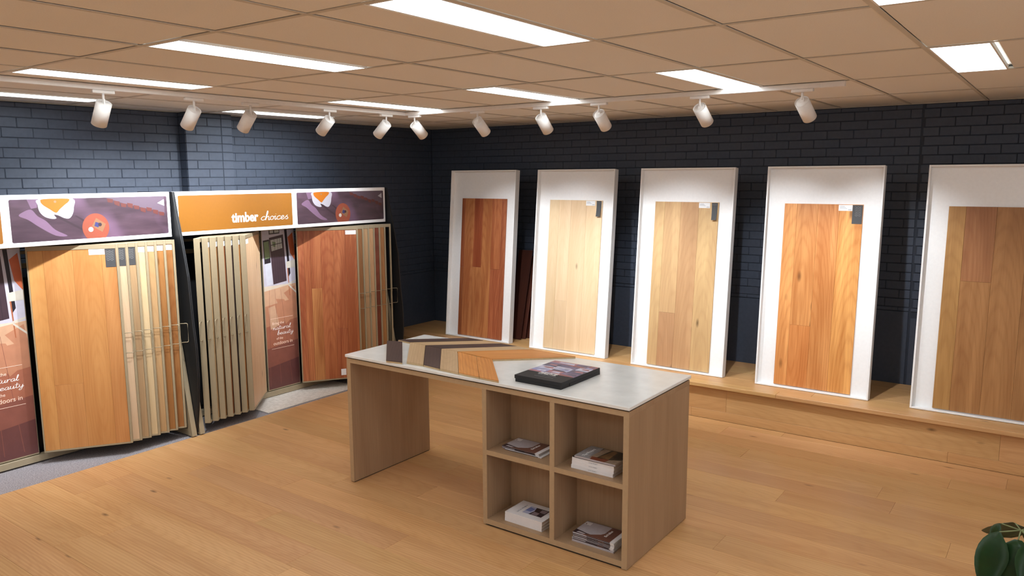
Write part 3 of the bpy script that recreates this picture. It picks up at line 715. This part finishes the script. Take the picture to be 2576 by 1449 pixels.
def rack(y0, ymid, y1, name_lbl, part):
    rk = thing('display_rack', name_lbl, 'display rack', (0, 0, 0), group='flooring sample racks with turning pages')
    def B(n, d, m=M_steel, bev=0): return boxo(n, d, m, rk, bev)
    for ya in (y0-.011, y1+.020):
        bm = bmesh.new(); prism(bm, [(-2.13, ya, 2.2)]+[(x, ya, z) for z, x in PROFILE]+[(-2.13, ya, .03)], (0, .011, 0)); obj('side_panel', bm, M_black, rk)
    B('back_panel', (-2.10, -2.085, y0, y1, .06, 1.52), M_black)
    B('top_rail', (-2.08, -1.62, y0+.005, y1-.005, 1.822, 1.85), M_black); B('rear_rail', (-2.06, -2.03, y0+.005, y1-.005, 1.60, 1.64)); B('rear_rail', (-2.0, -1.97, y0+.005, y1-.005, 1.72, 1.745))
    B('base_bar', (-1.945, -1.885, y0+.07, y1-.07, .012, .066), M_steel, .002)
    for ya in (y0+.004, y1-.030):          # side legs: slanted strut and floor foot
        bm = bmesh.new(); prism(bm, [(-1.405, ya, .012), (-1.465, ya, .012), (-1.60, ya, .78), (-1.76, ya, 1.55), (-1.70, ya, 1.55), (-1.54, ya, .78)], (0, .046, 0)); obj('strut', bm, M_steel, rk)
        bm = bmesh.new(); prism(bm, [(-1.46, ya+.002, .012), (-1.475, ya+.002, .07), (-2.05, ya+.002, .07), (-2.05, ya+.002, .012)], (0, .042, 0)); obj('foot', bm, M_steel, rk)
        bm = bmesh.new(); lathe(bm, [(0, 0), (.020, 0), (.020, .012), (0, .012)], 14); obj('glide', bm, M_steel_edge, rk, (-1.435, ya+.023, 0))
    # header signs
    for a, b_, kind in ((y0, ymid, 'o'), (ymid, y1, 'p')):
        bm = bmesh.new(); box(bm, SX-.05, SX, a+.001, b_-.001, 1.808, 2.202, bev=.003); sg = obj('header_sign', bm, M_signw, rk)
        sg['label'] = 'orange header sign with white lettering' if kind == 'o' else 'header sign printed with an orange chair and round table on a dark floor'
        w_ = b_-a; s_ = (w_-.06)/1.235
        if kind == 'o':
            o = face_px(sg, ME_ORG, 'colour_field', None, a+.03, 1.842, SX+.0006); o.scale = (s_, 1, 1)
            o = ob('lettering', ME_TIM, sg, (SX+.0022, a+.560, 1.905), (PI/2, 0, PI/2)); ME_TIM.materials.clear(); ME_TIM.materials.append(M_ink)
            o = ob('lettering', ME_CHO, sg, (SX+.0022, a+.888, 1.908), (PI/2, 0, PI/2))
        else:
            o = face_px(sg, ME_PIC, 'picture', None, a+.03, 1.842, SX+.0006); o.scale = (s_, 1, 1)
    return rk
def poster(rk, yl, yr):
    w_ = yr-yl
    bm = bmesh.new(); box(bm, -1.925, -1.902, yl, yr, .072, 1.79, bev=.002); p = obj('poster_panel', bm, M_steel, rk)
    p['label'] = 'narrow poster panel with an interior photo and white lettering'
    X = -1.9015; sc_ = (w_-.012)/.405
    o = face_px(p, ME_POS, 'photo_print', None, yl+.006, .085, X); o.scale = (sc_, 1, 1)
    top = .085+1.69
    for me, u, v, m, s_ in ((ME_T1, .19, .592, M_pink, 1), (ME_T2, .20, .625, M_ink, 1), (ME_T3, .33, .660, M_ink, 1), (ME_T4, .30, .690, M_pink, 1), (ME_T5, .20, .722, M_pink, 1)):
        me.materials.clear(); me.materials.append(m); o = ob('lettering', me, p, (X+.0016, yl+.006+u*(w_-.012), top-v*1.69), (PI/2, 0, PI/2)); o.scale = (s_, s_, 1)
    for v in (.553, .745):
        boxo('rule_line', (X+.0014, X+.0018, yl+.15*w_, yl+.84*w_, top-v*1.69-.0015, top-v*1.69+.0015), M_pink, p)
y0a, yma, y1a = .297, 1.604, 2.911; y0b, ymb, y1b = 2.956, 4.256, 5.545
r1 = rack(y0a, yma, y1a, 'sample rack cut off by the photo edge, with the big honey oak page open', 1)
r2_ = rack(y0b, ymb, y1b, 'sample rack nearer the room corner, under the orange timber choices sign', 2)
poster(r1, 1.395, 1.815); poster(r2_, 4.081, 4.50)
sp3 = [(0, .17, []), (.17, .50, [.33]), (.50, .83, []), (.83, 1, [])]
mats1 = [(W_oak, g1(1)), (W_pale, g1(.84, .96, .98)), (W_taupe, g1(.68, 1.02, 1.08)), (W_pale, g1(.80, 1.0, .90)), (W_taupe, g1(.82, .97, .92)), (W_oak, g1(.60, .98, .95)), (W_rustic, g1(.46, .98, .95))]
for k in range(7):
    dy = .0825*k
    page(r1, -1.80, 1.81+dy, -1.44, 2.355+dy, mats1[k][0], mats1[k][1], sp3 if k == 0 else [(0, .7, []), (.7, 1, [])], [g1(.98, 1.03), g1(.90, .98), g1(.92), g1(.94), g1(.88, .96)] if k == 0 else None, card=(k < 3), label=True,
         lab_txt='large open page of honey oak boards' if k == 0 else None)
sp5 = [(0, .10, []), (.10, .21, []), (.21, .38, [.62]), (.38, .60, []), (.60, .80, [.34]), (.80, 1, [])]
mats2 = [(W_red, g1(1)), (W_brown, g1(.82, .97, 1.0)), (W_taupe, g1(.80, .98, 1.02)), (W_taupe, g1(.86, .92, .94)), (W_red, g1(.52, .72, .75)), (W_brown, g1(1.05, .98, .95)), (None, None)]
for k in range(7):
    dy = .084*k
    pg = page(r2_, -1.80, 4.445+dy, -1.44, 4.985+dy, mats2[k][0], mats2[k][1], sp5 if k == 0 else [(0, .7, []), (.7, 1, [])], [g1(.96, .93), g1(1.0), g1(1.15, 1.25, 1.15), g1(1.02), g1(1.04, .98), g1(.98, .94), g1(1.02, .97), g1(1.05)] if k == 0 else None, empty=(k == 6), label=(k == 0),
         lab_txt={0: 'large open page of red gum boards', 6: 'empty page frame'}.get(k))
    if k == 0: boxo('label', (.42, .475, .0015, .0025, .045, .115), M_label, pg)
mats3 = [(None, None), (W_taupe, g1(1)), (W_brown, g1(.9)), (W_red, g1(.8)), (W_dark, g1(1)), (W_rustic, g1(1)), (W_pale, g1(.98, .93, .9))]
for k in range(7):
    dy = -.0785*(6-k)
    page(r2_, -1.82, 4.00+dy, -1.37, 3.515+dy, mats3[k][0], mats3[k][1], [(0, .3, []), (.3, .62, [.28]), (.62, 1, [])] if k == 6 else None, empty=(k == 0), flip=True, label=True)
for k in range(7):
    dy = -.0785*(6-k)
    page(r1, -1.82, 1.315+dy, -1.37, .83+dy, mats3[max(k, 1)][0], mats3[max(k, 1)][1], [(0, .3, []), (.3, 1, [])] if k == 6 else None, flip=True, label=True)

# ------------------------------------------------------------------ cream carpet sample
o = boxo('carpet_sample', (-2.0, -1.452, 3.73, 4.93, .0005, .008), M_mat, None, bev=.003); tag(o, 'cream carpet sample lying on the grey carpet under the racks', 'carpet sample')

# ------------------------------------------------------------------ table
TX0, TX1, TY0, TY1, TT = .525, 2.893, 3.01, 3.875, 1.004
t = thing('display_table', 'oak veneer counter table with open shelf cabinet at one end and white stone top', 'table', (0, 0, 0))
def tbx(n, d, m=M_lam, bev=.0008):
    return boxo(n, d, m, t, bev)
top = tbx('stone_top', (TX0-.006, TX1+.006, TY0-.012, TY1+.012, TT-.021, TT), M_stone, .0025)
tbx('shadow_gap', (TX0+.006, TX1-.006, TY0+.006, TY1-.006, TT-.030, TT-.021), M_gap, 0)
tbx('top_board', (TX0, TX1, TY0, TY1, TT-.062, TT-.030))
tbx('leg_panel', (TX0, TX0+.038, TY0, TY1, .006, TT-.062)); tbx('plinth', (TX0+.004, TX0+.034, TY0+.006, TY1-.006, 0, .006), M_gap, 0)
CX = 1.817
tbx('side_panel', (CX, CX+.034, TY0, TY1, .012, TT-.062)); tbx('side_panel', (TX1-.036, TX1, TY0, TY1, .004, TT-.062)); tbx('divider', (2.347, 2.381, TY0, TY1, .05, TT-.062))
tbx('bottom_board', (CX+.034, TX1-.036, TY0, TY1, .014, .05)); tbx('plinth', (CX+.01, TX1-.004, TY0+.012, TY1-.012, 0, .012), M_gap, 0)
for a, b_ in ((CX+.034, 2.347), (2.381, TX1-.036)):
    tbx('shelf', (a, b_, TY0+.001, TY1-.001, .498, .530)); 
    tbx('back_board', (a, b_, 3.283, 3.298, .05, .498)); tbx('back_board', (a, b_, 3.283, 3.298, .530, TT-.062))

def band(a): boxo('edge_band', a, M_lam_edge, t)
YB0, YB1 = TY0-.0012, TY0-.00005
band((TX0+.0385, TX1, YB0, YB1, TT-.062, TT-.030)); band((TX0, TX0+.038, YB0, YB1, .006, TT-.030)); band((CX, CX+.034, YB0, YB1, .012, TT-.0625)); band((TX1-.036, TX1, YB0, YB1, .004, TT-.0625)); band((2.347, 2.381, YB0, YB1, .0505, TT-.0625))
band((CX+.0345, TX1-.0365, YB0, YB1, .014, .05))
for a, b_ in ((CX+.0345, 2.3465), (2.3815, TX1-.0365)): band((a, b_, YB0, YB1, .498, .530))
# timber samples on the table
def sample(pts, mat, th, lbl, ang, tint=(1, 1, 1, 1)):
    """pts: world xy outline; the piece gets its own local frame along ang"""
    o0 = Vector((pts[0][0], pts[0][1], 0)); R_ = Matrix.Rotation(-ang, 3, 'Z')
    P = [R_ @ (Vector((x, y, 0))-o0) for x, y in pts]
    bm = bmesh.new(); prism(bm, [(p.x, p.y, 0) for p in P], (0, 0, th*.68), 1); prism(bm, [(p.x, p.y, th*.70) for p in P], (0, 0, th*.30), 0)
    o = obj('timber_sample', bm, [mat, M_core]); o.location = (pts[0][0], pts[0][1], TT+.0005); o.rotation_euler = (0, 0, ang); o.color = tint
    return tag(o, lbl, 'timber sample', 'herringbone timber samples on the table')
TH = .016; AL, AR = -.86, .70
sample([(.487, 3.475), (.616, 3.517), (1.100, 3.012), (.962, 2.990)], W_dark, TH, 'dark brown timber sample lying apart at the end of the table', AL)
A_ = [(.689, 3.529), (.861, 3.520), (1.045, 3.497), (1.206, 3.495), (1.423, 3.447), (1.570, 3.446)]
Bp = [(1.114, 3.041), (1.267, 3.050), (1.437, 3.029), (1.614, 3.018), (1.799, 3.005), (1.965, 2.999)]
Cp = [(1.129, 3.912), (1.303, 3.910), (1.470, 3.896), (1.627, 3.880), None, (2.022, 3.858)]
def gap(a, b_, k=.004): return (a[0]+(b_[0]-a[0])*k, a[1]+(b_[1]-a[1])*k)
lf = [(W_tan, 'light oak short sample of the chevron, next to the lone dark one'), (W_dark, 'dark brown short sample between two light ones in the chevron'), (W_tan, 'pale oak short sample between the dark one and the orange ones'), (W_orange, 'orange oak short sample next to the pale one'), (W_orange, 'orange oak short sample at the open end of the chevron, beside bare stone')]
for i, (m, l_) in enumerate(lf):
    a, b_, c_, d_ = A_[i], A_[i+1], Bp[i+1], Bp[i]; g = .01
    sample([gap(a, b_, g), gap(b_, a, g), gap(c_, d_, g), gap(d_, c_, g)], m, TH, l_, AL, g1(1.04 if i == 3 else 1))
sample([(.532, 3.558), (.683, 3.543), (1.122, 3.915), (.962, 3.925)], W_dark, TH, 'dark brown long sample at the back of the chevron', AR)
for i, j, m, l_ in ((0, 1, W_tan, 'light oak long sample between the two dark long ones'), (1, 2, W_dark, 'dark brown long sample between two light long ones'), (2, 3, W_tan, 'pale oak long sample beside the wide orange one'), (3, 5, W_orange, 'wide orange oak long sample with a tongue edge, beside the black box')):
    a, b_, c_, d_ = A_[i], A_[j], Cp[j], Cp[i]; n_ = Vector((.0, .006, 0)); g = .008
    sample([(gap(a, b_, g)[0]+.003, a[1]+.004), (gap(b_, a, g)[0]+.003, b_[1]+.004), gap(c_, d_, g), gap(d_, c_, g)], m, TH, l_, AR)

# black presentation box with a printed lid
bx = thing('presentation_box', 'black presentation box with a photo collage lid on the stone top', 'box', (2.022, 3.090, TT+.0005), (0, 0, -.012))
bm = bmesh.new(); box(bm, .004, .358, .004, .470, 0, .022, bev=.001); obj('tray', bm, M_black, bx)
bm = bmesh.new(); box(bm, 0, .362, 0, .475, .0225, .046, bev=.0015); box(bm, 0, .362, .466, .475, 0, .0225); box(bm, .356, .362, .1, .466, .002, .0225)
lid = obj('lid', bm, M_black, bx)
pc = [flat('collage_'+str(i), lin(*c_), .35, noise=.25, nscale=22) for i, c_ in enumerate(((150, 152, 196), (98, 96, 132), (176, 120, 130), (206, 204, 224), (120, 104, 140), (190, 196, 222), (152, 90, 96), (84, 78, 104)))]
bm = bmesh.new(); rows = [(.150, .235), (.237, .315), (.317, .390), (.392, .472)]
for r, (a, b_) in enumerate(rows):
    xs_ = [[.002, .125, .235, .36], [.002, .13, .25, .36], [.002, .11, .26, .36], [.002, .20, .30, .36]][r]
    for q, (x0, x1) in enumerate(zip(xs_, xs_[1:])):
        i = (r*3+q*2+r//2) % 8
        poly(bm, [(x0, a), (x1-.002, a), (x1-.002, b_), (x0, b_)], .0463, i)
        poly(bm, [(x0, a), (x1-.002, a), (x1-.002-.3*(x1-x0), a+.3*(b_-a)), (x0, a+.42*(b_-a))], .0465, (i+2) % 8)
        poly(bm, [(x0+.3*(x1-x0), a+.5*(b_-a)), (x1-.01, a+.4*(b_-a)), (x1-.02, a+.8*(b_-a)), (x0+.35*(x1-x0), a+.75*(b_-a))], .0467, (i+3) % 8)
obj('cover_collage', bm, pc, lid)
bm = bmesh.new()
for r in range(5):
    for q in range(22):
        if random.random() < .75:
            x0 = .105+q*.0062; y0 = .115+r*.011; poly(bm, [(x0, y0), (x0+.0048, y0), (x0+.0048, y0+.008), (x0, y0+.008)], .0472, 0)
obj('patterned_strip', bm, M_ink, lid)
me = text_mesh('FLOORING COLLECTION', .012); me.materials.append(M_labelln); ob('lettering', me, lid, (.12, .092, .0465))
bm = bmesh.new(); poly(bm, [(.115, .060), (.26, .060), (.26, .063), (.115, .063)], .0464, 0); obj('print_line', bm, M_labelln, lid)

# ------------------------------------------------------------------ books and brochures
M_paper = flat('white_book_cover', lin(226, 222, 222), .5, noise=.02); M_pages = flat('page_block', lin(206, 196, 184), .8, noise=.08, nscale=120)
M_bro = flat('brown_brochure_print', lin(108, 70, 58), .4, noise=.12, nscale=20); M_bro2 = flat('silver_brochure_print', lin(176, 168, 172), .4, noise=.06); M_dkb = flat('dark_brochure_print', lin(46, 28, 34), .4, noise=.2, nscale=60)
def book(loc, w_, d_, h_, ang, lbl, grp, cover=M_paper, nm='book', cat='book'):
    b = thing(nm, lbl, cat, loc, (0, 0, ang), grp); bm = bmesh.new()
    e = .0012 if h_ > .01 else .0005
    box(bm, 0, w_, 0, d_, 0, e); box(bm, 0, w_, 0, d_, h_-e, h_); box(bm, 0, w_, 0, e*1.5, e, h_-e)
    cv = obj('cover', bm, cover, b); bm = bmesh.new(); box(bm, .002, w_-.002, e*1.5, d_-.003, e, h_-e); obj('page_block', bm, M_pages, b); return b, cv
def brochure_art(cv, h_):
    bm = bmesh.new(); z = h_+.0002
    poly(bm, [(0, 0), (.265, 0), (.265, .21), (0, .21)], z, 0)
    poly(bm, [(.0, .055), (.04, .04), (.115, .03), (.17, .07), (.185, .10), (.185, .205), (.0, .205)], z+.0002, 1)
    poly(bm, [(.0, .0), (.06, .0), (.10, .03), (.0, .055)], z+.0003, 3); poly(bm, [(.02, .012), (.07, .006), (.085, .022), (.03, .034)], z+.0004, 1)
    poly(bm, [(.004, .150), (.05, .150), (.05, .195), (.004, .195)], z+.0004, 2); poly(bm, [(.012, .155), (.02, .155), (.02, .17), (.012, .17)], z+.0006, 0)
    o = obj('cover_print', bm, [M_bro, M_bro2, M_paper, M_dkb], cv); o.scale = (.985, .89, 1)
    me = text_mesh('BeVallius', .026); me.materials.append(M_ink); o = ob('lettering', me, cv, (.212, .05, h_+.0008), (0, 0, PI/2))
def spine_art(cv, h_, pat):
    """coloured bands along the spine (front edge) of a brochure"""
    bm = bmesh.new()
    for x0, x1, mi in pat:
        v = [bm.verts.new(p) for p in ((x0, -.0003, .0002), (x1, -.0003, .0002), (x1, -.0003, h_-.0002), (x0, -.0003, h_-.0002))]; bm.faces.new(v).material_index = mi
    obj('spine_print', bm, [M_bro, M_bro2, M_dkb], cv)
def brochures(x, y, z, n, h_, grp, where, base=None):
    for k in range(n):
        dx, dy = random.uniform(-.004, .004), random.uniform(-.003, .003); zz = z+k*(h_+.0003)
        pos = 'topmost brochure' if k == n-1 else 'lowest brochure' if k == 0 else f'brochure {["second","third","fourth","fifth","sixth","seventh","eighth"][k-1]} from the bottom'
        if k == 0 and n == 5: dx, dy = .024, -.006
        b, cv = book((x+dx, y+dy, zz), .292, .188, h_, random.uniform(-.015, .01), f'{pos}, {where}', grp, M_paper, 'brochure', 'brochure')
        spine_art(cv, h_, [(0, .10, 1 if k % 2 else 2), (.10, .265, 2), (.18, .22, 0)])
        if k in (n-1,) : brochure_art(cv, h_)
brochures(1.920, 3.090, .5305, 5, .0042, 'brochures on the upper shelf', 'brown stack on the upper shelf')
b, cv = book((2.478, 3.066, .0505), .295, .20, .012, -.005, 'thick grey brochure at the very bottom of the lower brown stack', 'brochures in the lower compartment', M_bro2, 'brochure', 'brochure')
brochures(2.480, 3.070, .0628, 8, .0056, 'brochures in the lower compartment', 'brown stack in the lower compartment')
for k in range(3):
    b, cv = book((2.476-(.004 if k == 0 else 0), 3.062+.002*k, .5305+k*.0232), .292, .20, .023, 0, f'{["lowest","middle","highest"][k]} thick white book under the dark magazines on the upper shelf', 'white books on the upper shelf')
    me = text_mesh('LOCAL PROJECT', .008); me.materials.append(M_labelln); ob('lettering', me, cv, (.12, -.0006, .009), (PI/2, 0, 0))
book((2.480, 3.068, .6003), .255, .19, .005, .0, 'thin black magazine between the white books and the photo magazine', 'magazines on the upper shelf', M_black, 'magazine', 'magazine')
b, cv = book((2.495, 3.062, .6056), .285, .205, .010, -.01, 'magazine with a dark timber kitchen photo, topmost on the upper shelf', 'magazines on the upper shelf', M_bro2, 'magazine', 'magazine')
mk = [flat('kitchen_print_'+str(i), lin(*c_), .35, noise=.25, nscale=30) for i, c_ in enumerate(((58, 50, 38), (110, 80, 48), (150, 130, 110), (36, 32, 26), (120, 60, 40), (150, 148, 150)))]
bm = bmesh.new(); P_ = [([(0, 0), (.285, 0), (.285, .205), (0, .205)], 0), ([(.0, .0), (.11, .0), (.09, .205), (.0, .205)], 5), ([(.09, .02), (.13, .02), (.15, .20), (.10, .20)], 2), ([(.11, .0), (.22, .0), (.22, .05), (.10, .045)], 4), ([(.14, .06), (.21, .05), (.2, .19), (.17, .2)], 1), ([(.21, .0), (.285, .0), (.285, .08), (.22, .05)], 2), ([(.22, .09), (.285, .10), (.285, .205), (.21, .2)], 3)]
for i, (p, mi) in enumerate(P_): poly(bm, p, .0102+.0001*i, mi)
obj('cover_print', bm, mk, cv); me = text_mesh('The Project', .030); me.materials.append(M_ink); ob('lettering', me, cv, (.06, .02, .0115), (0, 0, PI/2))
for k in range(3):
    b, cv = book((1.962+.002*k, 3.056-.001*k, .0505+k*.0222), .296, .212, .022, -.01, f'{["lowest","middle","topmost"][k]} white book in the lower compartment{" with a blue photo on its cover" if k == 2 else ""}', 'white books in the lower compartment')
    if k == 2:
        bm = bmesh.new(); z = .0222; cc = [flat('book_blue', lin(110, 124, 178), .4), flat('book_dark', lin(44, 30, 38), .4), flat('book_mauve', lin(134, 120, 126), .4), flat('book_sky', lin(176, 180, 206), .4)]
        poly(bm, [(.10, .055), (.25, .055), (.25, .165), (.10, .165)], z, 1); poly(bm, [(.10, .055), (.15, .055), (.16, .11), (.145, .165), (.10, .165)], z+.0002, 3); poly(bm, [(.10, .09), (.145, .09), (.15, .14), (.105, .15)], z+.0003, 0)
        poly(bm, [(.165, .06), (.21, .06), (.21, .10), (.165, .105)], z+.0003, 2); poly(bm, [(.20, .115), (.242, .11), (.24, .158), (.195, .155)], z+.0003, 2)
        obj('cover_print', bm, cc, cv); me = text_mesh('LOCAL PROJECT', .017); me.materials.append(M_labelln); ob('lettering', me, cv, (.075, .04, z+.0005), (0, 0, PI/2))

# ------------------------------------------------------------------ potted plant
HUB = Vector((4.832, .993, 1.582))
M_leaf = flat('umbrella_plant_leaf', lin(42, 76, 40), .35, noise=.25, nscale=18); M_stemg = flat('plant_stem_green', lin(120, 128, 84), .55, noise=.1); M_bark = flat('plant_trunk_bark', lin(110, 92, 68), .8, noise=.2)
M_pot = flat('grey_planter', lin(120, 118, 116), .6, noise=.08); M_soil = flat('potting_soil', lin(50, 38, 30), .95, noise=.3)
base = Vector((HUB.x+.14, HUB.y-.02, 0))
pl = thing('potted_umbrella_plant', 'glossy green umbrella plant with drooping leaflets, cut by the lower photo corner', 'plant', base)
bm = bmesh.new(); lathe(bm, [(0, 0), (.15, 0), (.16, .01), (.19, .36), (.19, .38), (.175, .38), (.172, .33), (0, .33)], 36); obj('pot', bm, M_pot, pl)
bm = bmesh.new(); lathe(bm, [(0, .335), (.171, .335)], 24); obj('soil', bm, M_soil, pl)
trunk_top = Vector((.02, 0, 1.46)); bm = bmesh.new(); tube(bm, [(0, 0, .33), (.01, .01, .8), (0, 0, 1.2), tuple(trunk_top)], [.014, .012, .010, .007], 10); obj('trunk', bm, M_bark, pl)
def leaflet(d0, L_, W_, droop, roll=0):
    """leaflet mesh starting at the origin along d0 (unit), drooping; returns bmesh"""
    bm = bmesh.new(); n = 9; side = Vector((-d0.y, d0.x, 0)).normalized() if abs(d0.z) < .98 else Vector((1, 0, 0))
    p = Vector((0, 0, 0)); d = d0.copy(); rows_ = []
    for i in range(n+1):
        u = i/n; w_ = W_/2*(math.sin(PI*min(1, u**.85*.98+.02))**.62)*(1+.04*math.sin(9*u)); up_ = side.cross(d).normalized()
        s2 = (side*math.cos(roll)+up_*math.sin(roll))
        fold = .22*w_
        rows_.append([bm.verts.new(p+s2*w_*k-up_*(-fold*abs(k)+.003*math.sin(7*u+2*k))) for k in (-1, -.5, 0, .5, 1)])
        d = (d+Vector((0, 0, -droop/n))).normalized(); p = p+d*L_/n
    for a, b_ in zip(rows_, rows_[1:]):
        for k in range(4): f = bm.faces.new([a[k], a[k+1], b_[k+1], b_[k]]); f.smooth = True
    bmesh.ops.solidify(bm, geom=list(bm.faces), thickness=.0008)
    # pale midrib
    return bm
def cluster(hub, leaves, stem_from):
    h = hub-base
    bm = bmesh.new(); m_ = (Vector(stem_from)+h)/2+Vector((0, 0, .03)); tube(bm, [stem_from, tuple(m_), tuple(h)], [.0045, .0035, .003], 8)
    ds = []
    for az, el_, st, L_, W_, dr, ro in leaves:
        d = Vector((math.cos(az)*math.cos(el_), math.sin(az)*math.cos(el_), math.sin(el_))); e = h+d*st; tube(bm, [tuple(h), tuple(e)], .0014, 6); ds.append((e, d, L_, W_, dr, ro))
    obj('leaf_stalk', bm, M_stemg, pl)
    for e, d, L_, W_, dr, ro in ds:
        dd = (d+Vector((0, 0, -.9*dr))).normalized(); lf_ = obj('leaflet', leaflet(dd, L_, W_, dr*1.6, ro), M_leaf, pl, tuple(e))
# screen-left as seen by the camera is about (-.81,-.59)
def clus(hub, n, a0, sf, s=1.0):
    random.seed(int(a0*100)+n)
    cluster(hub, [(a0+2*PI*k/n, -.15, .045*s, .135*s, .072*s, 1.1+.3*random.random(), random.uniform(-.3, .3)) for k in range(n)], sf)
lv = [(math.radians(218), -.05, .046, .135, .066, 1.55, .35), (math.radians(265), -.35, .030, .14, .075, 1.7, 0), (math.radians(310), -.2, .035, .14, .078, 1.4, -.2), (math.radians(175), .12, .036, .055, .04, 1.2, .5), (math.radians(112), .06, .03, .12, .10, .45, 0), (math.radians(60), .0, .045, .13, .075, .8, 0), (math.radians(5), -.1, .045, .13, .075, 1.1, 0)]
cluster(HUB, lv, tuple(trunk_top))
clus(HUB+Vector((.26, -.10, .03)), 8, .4, tuple(trunk_top)); clus(HUB+Vector((.14, .16, -.10)), 7, 1.1, (0, 0, 1.25)); clus(HUB+Vector((.22, -.22, -.16)), 7, 2.2, (0, 0, 1.15)); clus(HUB+Vector((.05, -.16, -.22)), 7, .2, (.005, .005, 1.05)); clus(HUB+Vector((.16, -.02, .10)), 8, .9, tuple(trunk_top))
